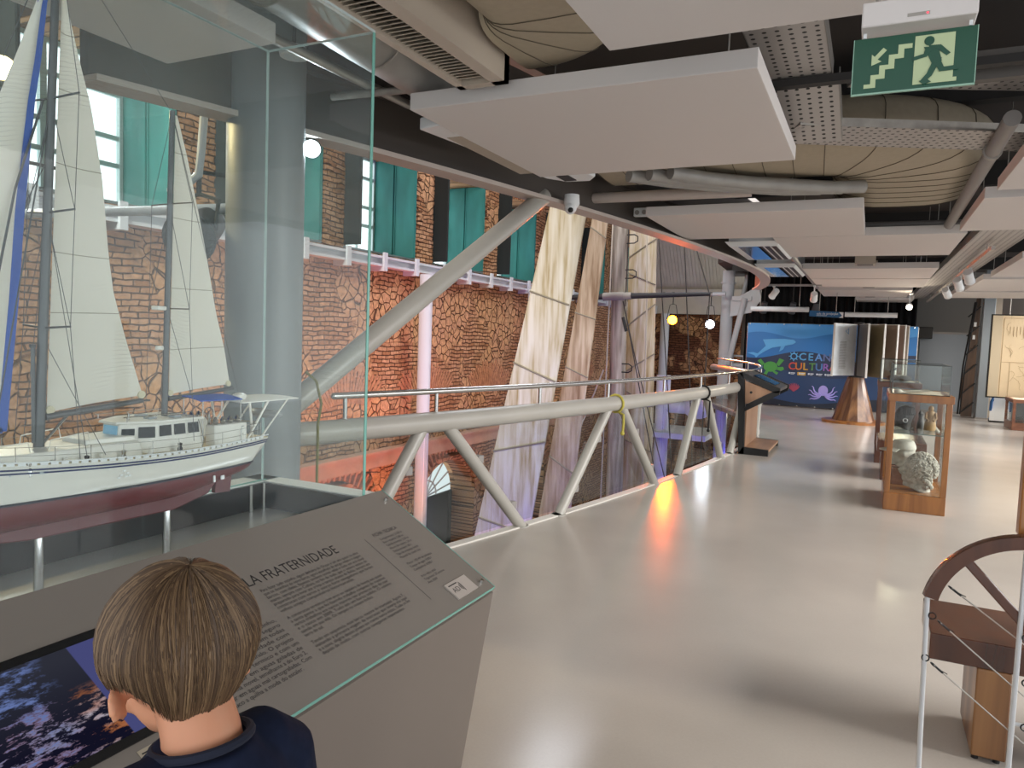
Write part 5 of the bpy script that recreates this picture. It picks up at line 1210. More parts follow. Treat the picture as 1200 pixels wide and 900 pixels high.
# lighting track with spot heads
t = thing('lighting_track', 'long white lighting track hung under the cable tray on the right', 'track', (1.12,14,2.68))
m = M(); m.bb((1.10,9.5,2.66),(1.14,20,2.70)); m.build('track_rail', MT['galv'], t, smooth=0)
m = M()
for y in (10,13,16,19): m.tube((1.12,y,2.70),(1.12,y,2.78),.006,n=6)
m.build('track_wire', MT['galv'], t)
def track_head(label, p, look, on_, e=0):
    p = V(p); d = (V(look)-p).normalized(); q = d.to_track_quat('Z','Y').to_matrix()
    h_ = thing('track_spot', label, 'lamp', p, 0, None)
    m = M(); m.lathe([(0,-.13),(.055,-.13),(.06,-.12),(.06,.05),(.066,.055),(.066,.075),(.058,.075),(.058,.04),(0,.04)], p, 24, q); m.build('lamp_housing', MT['white'], h_)
    m = M(); m.lathe([(0,.042),(.056,.042),(.056,.046),(0,.046)], p, 20, q); m.build('lamp_lens', emis('track_lens','#fff0d0',14) if on_ else MT['inox'], h_)
    m = M(); m.tube(p, (p.x,p.y,2.66), .012, n=8); m.bb((p.x-.02,p.y-.07,2.64),(p.x+.02,p.y+.07,2.665)); m.build('adapter', MT['white'], h_)
    if e: 
        ld = bpy.data.lights.new('track_light','SPOT'); ld.energy = e; ld.color = (1,.84,.62); ld.spot_size = math.radians(75); ld.spot_blend = .6; ld.shadow_soft_size = .05
        lo_ = bpy.data.objects.new('track_light', ld); COL.objects.link(lo_); lo_.parent = h_; lo_.location = d*.09; lo_.rotation_euler = (-d).to_track_quat('Z','Y').to_euler()
track_head('white track spot on the right track, nearest of three in a row', (1.12,11.6,2.53), (1.9,14,.8), False, 60)
track_head('white track spot on the right track, middle one of three in a row', (1.12,12.9,2.53), (1.9,15,.8), False, 60)
track_head('white track spot on the right track, third of three in a row', (1.12,14.8,2.53), (2.2,17.5,.9), False, 140)
track_head('lit track spot facing the camera at the end of the track', (.66,17.6,2.44), (.5,9,.3), True, 140)
m = M(); m.bb((.62,16.9,2.66),(.70,18.3,2.70)); tag(m.build('lighting_track', MT['galv'], smooth=0), 'short piece of track carrying the lit spot at the back', 'track')
for lab, p, lk in (('white spot turned to the atrium left of the hanging sign, by the far white column', (-1.75,14.9,2.50), (-2.6,16,1.5)), ('white spot above the hanging sign in front of the banner', (-1.02,14.8,2.44), (-1.2,17,1))):
    track_head(lab, p, lk, False, 0)
m = M(); m.bb((-2.0,14.78,2.66),(-.9,14.94,2.69)); tag(m.build('lighting_track', MT['galv'], smooth=0), 'short crosswise track carrying two white spots near the far column', 'track')
# ---------------------------------------------------------------- the hall at the back
m = M(); m.bb((-3.4,22.0,0),(2.6,22.2,3.55)); struct(m.build('wall_end', mat('end_wall_grey','#8a857f',.8), smooth=0))
m = M(); m.bb((2.6,22.0,0),(7.5,22.2,3.55)); struct(m.build('wall_end_right', mat('end_wall_right','#8b8178',.8), smooth=0))
# black curtain behind the banner
t = thing('black_curtain', 'black curtain hanging behind the ocean banner at the end of the hall', 'curtain', (-1,20.6,0))
m = M(); m.slab(lambda u, v: (-3.1+4.05*u, 20.6+.05*math.sin(u*150), .05+3.45*v), 160, 1, (0,.012,0)); m.build('curtain_cloth', mat('curtain_black','#0b0b0e',.95), t)
m = M(); m.tube((-3.15,20.62,3.5),(1.0,20.62,3.5),.025); m.build('curtain_rail', MT['galv'], t)
for i, (x, lab) in enumerate(((-2.6,'left'),(-1.9,'middle'),(-1.35,'right'))):
    t = thing('stage_lamp', 'small dark stage lamp above the banner, %s one of three' % lab, 'lamp', (x,20.1,2.5))
    m = M(); m.tube((x-.0,20.1,2.36),(x+.05,20.0,2.62),.09,.07,16); m.build('lamp_housing', mat('stage_grey','#4a4c50',.5), t); m = M(); m.tube((x+.03,20.1,2.6),(x+.03,20.1,3.55),.015); m.build('lamp_stem', MT['dark'], t)
# ocean banner
BYP = 19.5
t = thing('ocean_banner', 'large blue ocean banner with whale, turtle and octopus standing at the end of the hall', 'banner', (-1.2,BYP,0))
bx0, bx1, bz0, bz1 = -2.86, .95, .02, 2.07
def bn(u, v, d=0): return V((bx0+(bx1-bx0)*u, BYP - d + .012*math.sin(u*23)*math.sin(v*5+1), bz0+(bz1-bz0)*v))
BL = [mat('banner_'+str(i), c, .45) for i, c in enumerate(('#16233c','#1c3a66','#2e7bc4','#4a9be0','#1a2238'))]
m = M(); m.slab(lambda u, v: bn(u,v), 60, 20, (0,.01,0)); cl = m.build('banner_cloth', mat('banner_navy','#1f3c66',.4), t)
def wave(lo_f, hi_f, m_, d, nm='wave_band'):
    m = M(); m.slab(lambda u, v: bn(u, lo_f(u)+(hi_f(u)-lo_f(u))*v, d), 80, 3, (0,.0008,0)); m.build(nm, m_, cl)
S = math.sin
w1 = lambda u: .86+.035*S(u*13+.5); w2 = lambda u: .76+.05*S(u*11-.7); w3 = lambda u: .62+.05*S(u*10-2.0)
wave(w2, lambda u: 1.0, BL[3], .003); wave(w3, w1, BL[2], .0045); wave(lambda u: .52, w3, BL[4], .006) if 0 else None
wave(lambda u: .40+.04*S(u*9), lambda u: w3(u)+.0, mat('banner_deep','#223152',.4), .0045)
wave(lambda u: 0.0, lambda u: .09+.05*S(u*7+2), mat('banner_floor','#141c2e',.4), .0045)
def flat(poly, m_, d=.008, nm='sea_animal'):
    m = M(); a = [bn(0,0,0)]; pts = [V((bx0+1.0*x, BYP-d-.012, z)) for x, z in poly]; n = len(pts)
    b_ = [p+V((0,.001,0)) for p in pts]; fs = [tuple(range(n)), tuple(range(n,2*n))[::-1]] + [(k,(k+1)%n,n+(k+1)%n,n+k) for k in range(n)]
    m.add(pts+b_, fs); return m.build(nm, m_, cl, smooth=0)
WHL = mat('whale_blue','#62b4ee',.5); 
flat([(.02,1.31),(.16,1.33),(.27,1.30),(.46,1.50),(.38,1.66),(.62,1.68),(.90,1.69),(1.12,1.67),(1.17,1.62),(1.10,1.56),(.92,1.52),(.88,1.43),(.78,1.36),(.82,1.50),(.62,1.46),(.44,1.36),(.30,1.26),(.24,1.19),(.2,1.25)], WHL, nm='whale_figure')
TUR = mat('turtle_green','#4fa04a',.5)
flat([(.60+.17*math.cos(a),.98+.13*math.sin(a)) for a in (2*math.pi*k/20 for k in range(20))], TUR, nm='turtle_figure')
for p in ([(.46,1.05),(.36,1.17),(.28,1.12),(.40,1.0)],[(.74,1.06),(.80,1.20),(.92,1.16),(.80,1.0)],[(.50,.88),(.42,.76),(.5,.74),(.56,.85)],[(.70,.88),(.80,.84),(.76,.78),(.66,.85)],[(.74,.97),(.90,.99),(.93,.93),(.86,.88),(.74,.91)]): flat(p, TUR, nm='turtle_figure')
OCT = mat('octopus_purple','#a59be0',.5)
flat([(1.86+.11*math.cos(a),.45+.13*math.sin(a)) for a in (2*math.pi*k/20 for k in range(20))], OCT, nm='octopus_figure')
m = M()
for s_ in (-1,1):
    for k in range(4):
        q = [(1.86+s_*.03*k, .36-.01*k)]; a = s_*(.3+.45*k); p = V((1.86+s_*.05, .36, 0)); d = -1.57 + s_*(.4+.42*k)
        pts = []
        for i in range(9):
            pts.append((bx0+p.x, BYP-.022, p.y)); p += V((math.cos(d), math.sin(d), 0))*(.05-.003*i); d += s_*(.28 if i < 5 else -.5)
        m.path(pts, [.03-.0028*i for i in range(9)], 6)
m.build('octopus_figure', OCT, cl)
COR = mat('coral_red','#a8475e',.5); m = M()
for k in range(9):
    a = .35+.3*k; m.path([(bx0+1.18,BYP-.02,.40),(bx0+1.18+.1*math.cos(a),BYP-.02,.44+.08*math.sin(a)),(bx0+1.18+.16*math.cos(a+.2),BYP-.02,.46+.14*math.sin(a+.2))], [.02,.016,.008], 6)
m.build('coral_figure', COR, cl)
SHW = mat('shoal_teal','#4fb0b8',.5); m = M()
for k in range(16): 
    x, z = 3.30+.36*rnd.random(), .52+.3*rnd.random(); m.path([(bx0+x-.045,BYP-.02,z-.03),(bx0+x,BYP-.02,z),(bx0+x+.05,BYP-.02,z+.02)], [.004,.018,.003], 6)
m.build('fish_shoal_figure', SHW, cl)
TY = dict(O='#63b7ee', C='#e2574f', U='#e2574f', L='#e8a03d', T='#5aa845', U2='#63b7ee', R='#a582d8', A='#e2574f')
def btxt(s_, size, x, z, col, wdt=None, nm='banner_lettering'):
    m = M(); m.text(s_, size, (bx0+x,BYP-.021,z), (1,0,0), (0,0,1), 'LEFT', width=wdt); m.build(nm, mat('ink_'+col[1:], col, .5), cl, smooth=0)
m = M(); m.path([(bx0+1.14+.07*math.cos(a),BYP-.02,1.265+.07*math.sin(a)) for a in (2*math.pi*k/24 for k in range(24))], .014, 6, closed=True)
for k in range(8):
    a = math.pi*k/4; m.tube((bx0+1.14+.08*math.cos(a),BYP-.02,1.265+.08*math.sin(a)),(bx0+1.14+.12*math.cos(a),BYP-.02,1.265+.12*math.sin(a)),.010,n=6)
m.build('banner_lettering', mat('ink_wheel','#63b7ee',.5), cl)
def bold(s_, size, x, z, cols, wdt):
    k = 0; step = wdt/len(s_)
    for i, ch in enumerate(s_):
        for dx, dz in ((0,0),(.010,0),(0,.008),(.010,.008)):
            pass
        m = M()
        for dx, dz in ((-.006,0),(0,.004),(0,-.004),(.006,0)): m.text(ch, size, (bx0+x+step*(i+.5)+dx,BYP-.021-.0004*dx,z+dz), (1,0,0), (0,0,1), 'CENTER')
        m.build('banner_lettering', mat('ink_letter_%s%d' % (ch,i), cols[i % len(cols)], .5), cl, smooth=0)
bold('CEANO', .25, 1.25, 1.18, ['#63b7ee','#63b7ee','#6fa6ea','#6b7fb5','#63b7ee'], .93)
bold('CULTURAL', .25, 1.03, .94, ['#d9534e','#e8843f','#e6b54a','#6aa45a','#5f8fd0','#9c6fc2','#d9534e','#e8843f'], 1.25)
m = M()
for (x, s_) in ((1.37,'o---'),(1.60,'[ooo]'),(1.85,'DE:'),(2.05,'dibas'),(2.30,'o---')): pass
for x, w_ in ((1.03,.16),(1.27,.15),(1.48,.14),(1.67,.15),(1.86,.15)):
    m.slab(lambda u, v: (bx0+x+.06+(w_-.06)*u, BYP-.021, .84+.022*v), 1, 1, (0,.001,0)); m.tube((bx0+x+.03,BYP-.021,.845),(bx0+x+.03,BYP-.020,.845),.024,n=12)
    m.slab(lambda u, v: (bx0+x+.06+(w_-.08)*u, BYP-.021, .815+.012*v), 1, 1, (0,.001,0))
m.build('sponsor_marks', mat('ink_white','#d8dde6',.5), cl, smooth=0)
m = M(); m.slab(lambda u, v: (bx0+1.245+.19*u, BYP-.0205, .80+.08*v), 1, 1, (0,.001,0)); m.build('sponsor_marks', mat('ink_yellow','#d3a93c',.5), cl, smooth=0)
m = M()
for k in range(10): m.tube((bx0+.05+k*.41,BYP-.03,.03),(bx0+.05+k*.41,BYP+.0,.03),.018,n=10)
for k in range(10): m.tube((bx0+.05+k*.41,BYP-.03,2.05),(bx0+.05+k*.41,BYP+.0,2.05),.014,n=10)
m.build('eyelet', MT['inox'], t)
m = M(); m.tube((bx0,BYP+.03,2.06),(bx1,BYP+.03,2.06),.02); m.tube((bx0,BYP+.03,0),(bx0,BYP+.03,2.06),.02); m.tube((bx1,BYP+.03,0),(bx1,BYP+.03,2.06),.02); m.build('banner_frame', MT['galv'], t)
# hanging sign and fluorescent fittings
t = thing('hanging_sign', 'blue hanging sign with white lettering above the ocean banner', 'sign', (-.9,17,2.2))
m = M(); m.prism([(-1.24,2.175),(-.66,2.155),(-.60,2.2),(-.66,2.275),(-1.24,2.30)], (0,17,0), (1,0,0), (0,0,1), (0,.02,0)); m.build('sign_board', mat('sign_blue','#1f5f8f',.4), t, smooth=0)
m = M(); m.prism([(-.66,2.155),(-.575,2.15),(-.575,2.27),(-.66,2.275),(-.60,2.2)], (0,17.001,0), (1,0,0), (0,0,1), (0,.018,0)); m.build('sign_end', MT['white'], t, smooth=0)
m = M(); m.text('sala de projeção', .068, (-1.10,16.995,2.215), (1,0,0), (0,0,1), width=.42); m.slab(lambda u,v: (-1.10+.2*u,16.996,2.19+.008*v),1,1,(0,.001,0)); m.build('sign_lettering', MT['white'], t, smooth=0)
for x in (-1.05,-.72):
    m = M(); m.tube((x,17.01,2.29),(x,17.01,3.55),.005,n=6); m.build('sign_wire', MT['galv'], t)
for lab, x0, x1, y, z in (('long white tubular fitting left of the hanging sign', -2.5, -1.28, 17.3, 2.33), ('long white tubular fitting right of the hanging sign', -.60, .48, 18.6, 2.29)):
    t = thing('tube_fitting', lab, 'lamp', ((x0+x1)/2,y,z)); m = M(); m.tube((x0,y,z),(x1,y,z),.055,n=16); m.build('tube_body', MT['white'], t)
    for x in (x0+.2,x1-.2):
        m = M(); m.tube((x,y,z),(x,y,3.55),.006,n=6); m.build('hanger_wire', MT['galv'], t)
# page stand on a wooden cone
t = thing('page_stand', 'carousel of tall display pages on a wooden cone with a round base', 'display stand', (-.25,16.6,0))
m = M(); m.lathe([(0,0),(.60,0),(.60,.045),(.58,.05),(0,.05)], (-.25,16.6,0), 40); m.build('round_base', MT['wood'], t)
m = M(); n = 14
m.loft([[V((-.25+r*math.cos(2*math.pi*k/n),16.6+r*math.sin(2*math.pi*k/n),z)) for k in range(n)] for r, z in ((.40,.05),(.165,.90),(.165,.93))]); m.build('cone', MT['woodlight'], t, smooth=0)
m = M(); m.tube((-.25,16.6,.9),(-.25,16.6,2.06),.03); m.tube((-.25,16.6,.93),(-.25,16.6,.955),.14,n=24); m.tube((-.25,16.6,2.02),(-.25,16.6,2.05),.10,n=24); m.build('pivot_pole', MT['dark'], t)
PGB = [mat('page_'+str(i), c, .4, var=.1, scale=5) for i, c in enumerate(('#e2e9ee','#6a625b','#7b7056','#7d6b5f','#8a7468','#8f8478'))]
for i, a in enumerate((-28,12,31,50,66,88,112,140)):
    a = math.radians(a); d = V((math.sin(a),-math.cos(a),0)); p = V((-.25,16.6,0)); k = i if i < 6 else 3
    s_ = V((-d.y,d.x,0))
    m = M(); m.hexa([p+d*.10-s_*.012+V((0,0,.97)),p+d*.90-s_*.012+V((0,0,.97)),p+d*.90+s_*.012+V((0,0,.97)),p+d*.10+s_*.012+V((0,0,.97)),p+d*.10-s_*.012+V((0,0,2.0)),p+d*.90-s_*.012+V((0,0,2.0)),p+d*.90+s_*.012+V((0,0,2.0)),p+d*.10+s_*.012+V((0,0,2.0))])
    pg = m.build('page', PGB[k], t, smooth=0)
    m = M(); m.beam(p+d*.905+V((0,0,.96)), p+d*.905+V((0,0,2.01)), .035, .02, up=d); m.beam(p+d*.1+V((0,0,2.005)), p+d*.9+V((0,0,2.005)), .03, .012); m.build('page_edge', mat('page_frame','#d5d2cc',.35), pg, smooth=0)
    if i == 0:
        m = M(); nn = -s_ if (-s_).y < 0 else s_
        for r in range(22):
            m.hexa([p+d*(.60-.3*rnd.random()*.4)+nn*.0125+V((0,0,1.12+.025*r)), p+d*.70+nn*.0125+V((0,0,1.12+.025*r)), p+d*.70+nn*.0125+V((0,0,1.128+.025*r)), p+d*.42+nn*.0125+V((0,0,1.128+.025*r)),
                    p+d*.5+nn*.0130+V((0,0,1.12+.025*r)), p+d*.70+nn*.0130+V((0,0,1.12+.025*r)), p+d*.70+nn*.0130+V((0,0,1.128+.025*r)), p+d*.42+nn*.0130+V((0,0,1.128+.025*r))])
        m.build('page_print', mat('page_print','#8d8f90',.6), pg, smooth=0)
        m = M(); q = p+d*.45+nn*.0132+V((0,0,1.86)); m.path([q+d*.07*math.cos(b)+V((0,0,.06*math.sin(b))) for b in (2*math.pi*k/3 for k in range(3))], .008, 6, closed=True); m.build('page_mark', mat('page_mark','#5f9fd0',.5), pg)
# black framed wooden kiosk by the rail
t = thing('kiosk', 'black framed wooden kiosk with a slanted screen standing at the far end of the rail', 'kiosk', (-1.4,11,0))
BK = MT['black']
def frame_at(y, w_=.06):
    out = [(-1.72,1.13),(-1.66,1.14),(-1.15,.95),(-1.15,.90),(-1.58,.66),(-1.575,.10),(-1.26,.085),(-1.26,0),(-1.655,0)]
    m = M()
    m.prism([(-1.655,0),(-1.58,0),(-1.60,.6),(-1.625,1.02),(-1.66,1.14),(-1.72,1.12)], (0,y,0), (1,0,0), (0,0,1), (0,w_,0))
    m.prism([(-1.655,0),(-1.26,0),(-1.26,.085),(-1.60,.10)], (0,y,0), (1,0,0), (0,0,1), (0,w_,0))
    m.prism([(-1.70,1.13),(-1.66,1.145),(-1.15,.945),(-1.16,.89),(-1.22,.885),(-1.64,1.06)], (0,y,0), (1,0,0), (0,0,1), (0,w_,0))
    m.prism([(-1.60,.60),(-1.59,.70),(-1.24,.90),(-1.15,.92),(-1.16,.86)], (0,y,0), (1,0,0), (0,0,1), (0,w_,0))
    return m
frame_at(10.55).build('side_frame', BK, t, smooth=0); frame_at(11.75).build('side_frame', BK, t, smooth=0)
WP = wood('kiosk_ply','#8d6a52','#a98467',.5,axis=(1,.3,.1),ring=3)
for y in (10.57,11.77):
    m = M(); m.prism([(-1.62,1.03),(-1.25,.895),(-1.60,.70)], (0,y,0), (1,0,0), (0,0,1), (0,.02,0)); sd = m.build('side_panel', WP, t, smooth=0)
    m = M(); m.tube((-1.53,y-.004,.87),(-1.53,y,.87),.018,n=16); m.build('cable_hole', BK, sd)
m = M(); m.bb((-1.60,10.61,.08),(-1.58,11.75,.95)); m.build('back_panel', WP, t, smooth=0)
m = M(); m.prism([(-1.60,.06),(-1.26,.05),(-1.26,.085),(-1.60,.10)], (0,10.61,0), (1,0,0), (0,0,1), (0,1.14,0)); m.build('foot_panel', WP, t, smooth=0)
m = M(); m.prism([(-1.70,1.12),(-1.66,1.13),(-1.17,.935),(-1.17,.90)], (0,10.61,0), (1,0,0), (0,0,1), (0,1.14,0)); tp = m.build('top_panel', mat('kiosk_top','#4e4a46',.3), t, smooth=0)
m = M(); m.prism([(-1.55,1.09),(-1.25,.972),(-1.25,.978),(-1.55,1.096)], (0,10.85,0), (1,0,0), (0,0,1), (0,.65,0)); m.build('screen', mat('screen_black','#0a0b0d',.1), tp, smooth=0)
t.location.x += .07
# glazed wooden show cases
CG = glass('case_glass','#fafcfb',1.0,dust=.02)
def showcase(label, x0, x1, y0, y1, zt, hood_h, m_=None, posts=.05, plinth=.17, shelf=None):
    m_ = m_ or MT['wood']
    t = thing('show_case', label, 'show case', ((x0+x1)/2,(y0+y1)/2,0))
    m = M(); m.bb((x0,y0,0),(x1,y1,plinth)); m.build('plinth', m_, t, bev=.004)
    for x in (x0,x1-posts):
        for y in (y0,y1-posts):
            m = M(); m.bb((x,y,plinth),(x+posts,y+posts,zt-.06)); m.build('corner_post', m_, t, bev=.003)
    m = M()
    m.bb((x0-.012,y0-.012,zt-.07),(x1+.012,y0+posts,zt)); m.bb((x0-.012,y1-posts,zt-.07),(x1+.012,y1+.012,zt)); m.bb((x0-.012,y0+posts,zt-.07),(x0+posts,y1-posts,zt)); m.bb((x1-posts,y0+posts,zt-.07),(x1+.012,y1-posts,zt)); m.build('top_rail', m_, t, bev=.003)
    m = M(); m.bb((x0+.01,y0+.01,zt-.02),(x1-.01,y1-.01,zt-.004)); m.build('top_board', mat('sand_bed','#c9bda6',.9,var=.3,scale=30,bump=.8), t, smooth=0)
    for a, c in (((x0+posts,y0+.02,plinth),(x1-posts,y0+.026,zt-.07)),((x0+posts,y1-.026,plinth),(x1-posts,y1-.02,zt-.07)),((x0+.02,y0+posts,plinth),(x0+.026,y1-posts,zt-.07)),((x1-.026,y0+posts,plinth),(x1-.02,y1-posts,zt-.07))):
        m = M(); m.bb(a,c); m.build('glass_side', CG, t, smooth=0)
    if shelf:
        m = M(); m.bb((x0+.03,y0+.03,shelf-.008),(x1-.03,y1-.03,shelf)); m.build('glass_shelf', CG, t, smooth=0)
        m = M()
        m.bb((x0+.03,y0+.03,shelf-.008),(x1-.03,y0+.034,shelf)); m.build('shelf_edge', mat('shelf_edge','#5f7068',.2), t, smooth=0)
    if hood_h:
        a, b_, c_, d_ = x0+.015, x1-.03, y0+.02, y1-.03; z1 = zt+hood_h
        for p, q in (((a,c_,zt),(b_,c_+.005,z1)),((a,d_-.005,zt),(b_,d_,z1)),((a,c_,zt),(a+.005,d_,z1)),((b_-.005,c_,zt),(b_,d_,z1)),((a,c_,z1),(b_,d_,z1+.005))):
            m = M(); m.bb(p,q); m.build('hood_pane', CG, t, smooth=0)
        m = M(); r = .0035
        for z in (zt+.004,z1+.003): m.path([(a,c_,z),(b_,c_,z),(b_,d_,z),(a,d_,z)], r, 4, closed=True)
        for x, y in ((a,c_),(b_,c_),(b_,d_),(a,d_)): m.tube((x,y,zt),(x,y,z1),r,n=6)
        m.build('hood_edge', mat('hood_edge_grey','#4d5655',.3), t, smooth=0)
    return t
showcase('glazed wooden show case with sculpted heads, nearest on the right', .19, .71, 7.86, 8.85, 1.12, .28, shelf=.75)
showcase('second glazed wooden show case behind the one with the sculpted heads', .12, .62, 11.0, 11.95, 1.10, .30, MT['wooddark'])
showcase('low wooden show case at the right edge under the old map', 2.62, 3.5, 17.55, 18.5, .62, 0, MT['woodred'], plinth=.15)
# sculptures in the case
STN = mat('pale_stone','#b5b0a4',.9,var=.25,scale=30,bump=.6,bscale=60); STL = mat('pale_plaster','#bdb8ac',.8,var=.1,scale=20); DKS = mat('dark_stone','#34312f',.6,var=.3,scale=20,bump=.4)
def head(name, label, c, s, m_, kind):
    """carved head in profile, face towards -x"""
    t = thing(name, label, 'sculpture', c); c = V(c); P = lambda x, y, z: c + V((x,y,z))*s
    b_ = M()
    b_.ball(P(0,0,1.05), tuple(q*s for q in (.62,.5,.66)), 24, 16); b_.ball(P(-.30,0,.62), tuple(q*s for q in (.36,.36,.40)), 18, 12)
    b_.path([P(-.52,0,1.15), P(-.68,0,.98), P(-.80,0,.80)], [.10*s,.12*s,.14*s], 12); b_.ball(P(-.72,0,.80), .12*s)
    b_.ball(P(-.60,0,.58), tuple(q*s for q in (.12,.2,.06))); b_.ball(P(-.60,0,.48), tuple(q*s for q in (.11,.18,.06))); b_.ball(P(-.50,0,.28), tuple(q*s for q in (.16,.2,.13)))
    b_.ball(P(-.5,.0,1.2), tuple(q*s for q in (.1,.36,.08)))
    b_.path([P(.15,0,.7), P(.1,0,.3), P(.0,0,.02)], [.34*s,.36*s,.5*s], 20)
    for sy in (1,-1): b_.ball(P(.02,sy*.5,.92), tuple(q*s for q in (.12,.06,.18)))
    o = remesh('bust', b_, m_, t, .035*s+.004, 3)
    for v in o.data.vertices: v.co -= c
    if kind == 'curly':
        m = M(); r2 = random.Random(5)
        for i in range(620):
            th, ph = r2.random()*2*math.pi, math.acos(1-1.55*r2.random()); d = V((math.sin(ph)*math.cos(th), math.sin(ph)*math.sin(th), math.cos(ph)))
            if d.x < -.62 and d.z < .45: continue
            m.ball(P(.06+d.x*.64, d.y*.54, 1.02+d.z*.70), (.035+.03*r2.random())*s, 6, 4)
        for i in range(120):
            m.ball(P(.1+.35*r2.random(), (r2.random()-.5)*.9, .2+.6*r2.random()), (.07+.05*r2.random())*s, 7, 5)
        m.build('carved_curls', m_, t)
    if kind == 'hat':
        m = M(); m.lathe([(.64,1.14),(.66,1.22),(.62,1.40),(.50,1.62),(.2,1.70),(0,1.70)], (0,0,0), 28); m.v = [tuple(P(*(V(p)))) for p in m.v]; m.build('hat_crown', m_, t)
        m = M(); m.slab(lambda u, v: P(*((.60+.62*v)*math.cos(1.9+2.48*u)*1.05, (.60+.42*v)*math.sin(1.9+2.48*u), 1.16-.16*v)), 18, 4, (0,0,.04*s)); m.build('hat_brim', m_, t)
    if kind == 'dark':
        m = M()
        for i in range(26):
            a = 2*math.pi*i/26; m.path([P(.1,0,1.72), P(.1+.45*math.cos(a), .4*math.sin(a), 1.55), P(.1+.62*math.cos(a) if math.cos(a) > -.5 else -.2, .52*math.sin(a), 1.1)], [.07*s,.09*s,.07*s], 6)
        m.build('carved_hair', m_, t)
        for sy in (1,-1):
            m = M(); m.path([P(.05+.14*math.cos(a), sy*.56, .68+.14*math.sin(a)) for a in (2*math.pi*k/16 for k in range(16))], .035*s, 6, closed=True); m.build('ear_ring', MT['inox'], t)
    return t
head('stone_head', 'pale stone head with curly hair lying low at the front of the show case', (.50,8.15,.165), .22, STN, 'curly')
head('stone_head', 'plaster head wearing a brimmed cap behind the curly stone head', (.36,8.47,.33), .175, STL, 'hat')
m = M(); m.bb((.26,8.36,.17),(.54,8.62,.33)); tag(m.build('display_block', MT['woodred'], bev=.004), 'small brown block under the plaster head with the cap', 'block')
head('portrait_sculpture', 'dark carved head with ear ring on the glass shelf of the show case', (.34,8.3,.75), .135, DKS, 'dark')
t = thing('carved_figure', 'small tan carved figure on the right of the glass shelf', 'sculpture', (.57,8.35,.75))
m = M(); m.lathe([(0,0),(.055,0),(.05,.06),(.04,.12),(.045,.16),(.03,.19),(0,.195)], (.57,8.35,.75), 18); m.build('figure_body', mat('tan_wood','#9a7a4f',.6), t)
m = M(); m.ball((.57,8.35,.965), (.024,.026,.03)); m.build('figure_head', mat('tan_wood_head','#9a7a4f',.6), t)
m = M(); m.path([(.53,8.33,.92),(.525,8.29,.87),(.55,8.27,.85)], .012, 8); m.path([(.61,8.33,.92),(.615,8.29,.87),(.59,8.27,.85)], .012, 8); m.build('figure_arm', mat('tan_wood_arm','#8a6a42',.6), t)
m = M(); m.lathe([(0,0),(.035,0),(.03,.05),(.018,.11),(.025,.15),(0,.19)], (.49,8.45,.75), 14); tag(m.build('carved_figure', DKS), 'small dark carved figure beside the tan one on the glass shelf', 'sculpture')
m = M()
for k in range(5):
    m.lathe([(0,0),(.022,0),(.022,.012),(0,.014)], (.63,8.25+.1*k,.75), 12)
tag(m.build('shell_row', STL), 'row of small pale shells along the right of the glass shelf', 'shells', kind='stuff')
t = thing('fish_skeleton', 'pale fish skeleton on the sand bed under the hood of the nearest show case', 'skeleton', (.44,8.3,1.118))
m = M(); m.path([(.28,8.05,1.132),(.42,8.25,1.135),(.55,8.55,1.132)], .009, 8)
for k in range(12):
    p = V((.28,8.05,1.132)).lerp(V((.55,8.55,1.132)),(k+1)/13); m.path([p+V((-.05,.028,0)), p+V((0,0,.012)), p+V((.05,-.028,0))], .004, 5)
m.build('spine', STL, t); m = M(); m.ball((.26,8.01,1.14), (.035,.045,.022)); m.build('skull', STL, t)
t = thing('dark_relic', 'dark relic lying under the hood of the second show case', 'relic', (.37,11.5,1.10)); m = M(); m.ball((.37,11.5,1.14), (.16,.3,.05), 16, 10); m.build('relic_body', DKS, t); m = M(); m.path([(.3,11.3,1.15),(.25,11.2,1.24),(.32,11.15,1.28)], .014, 8); m.build('relic_hook', DKS, t)
# dark wooden pedestal bench seen through the case
t = thing('wooden_bench', 'red brown wooden block bench seen through the glass of the nearest show case', 'bench', (.42,10.0,0))
m = M(); m.bb((.13,9.55,.34),(.64,10.5,.47)); m.build('seat_slab', MT['wooddark'], t, bev=.006); m = M(); m.bb((.18,9.6,0),(.57,10.45,.34)); m.build('base_block', MT['wooddark'], t, bev=.006)
# right end: column, panels, stair side
t = thing('square_column', 'grey square column at the far right in front of the stair', 'column', (2.36,19.85,0))
m = M(); m.bb((2.24,19.75,0),(2.47,20.0,3.5)); m.build('shaft', mat('grey_col','#8f979d',.4), t, bev=.01); m = M(); m.bb((2.47,19.78,0),(2.60,20.0,3.5)); m.build('side_lining', MT['grille'], t, smooth=0); m = M(); m.bb((2.22,19.73,0),(2.62,20.02,.04)); m.build('base_plate', MT['conduit'], t, smooth=0)
t = thing('old_map', 'large beige old map with fine drawn lines hanging at the right edge', 'map', (3.2,18.65,1.5))
m = M(); m.bb((2.30,18.64,.60),(4.0,18.67,2.33)); mp_ = m.build('map_sheet', mat('map_paper','#c9b595',.8,var=.06,scale=2), t, smooth=0)
m = M(); r5 = random.Random(11)
m.bb((2.50,18.636,.62),(2.506,18.64,2.28)); m.bb((2.50,18.636,1.34),(4.0,18.64,1.346)); m.bb((2.50,18.636,2.275),(4.0,18.64,2.28)); m.bb((2.66,18.636,.62),(2.664,18.64,1.34))
for k in range(34):
    x, z = 2.55+1.3*r5.random(), .75+1.2*r5.random(); p = [V((x,18.637,z))]; a = r5.random()*6.28
    for q in range(9): a += (r5.random()-.5)*1.6; p.append(p[-1]+V((math.cos(a)*.035,0,math.sin(a)*.035)))
    m.path(p, .0016, 4)
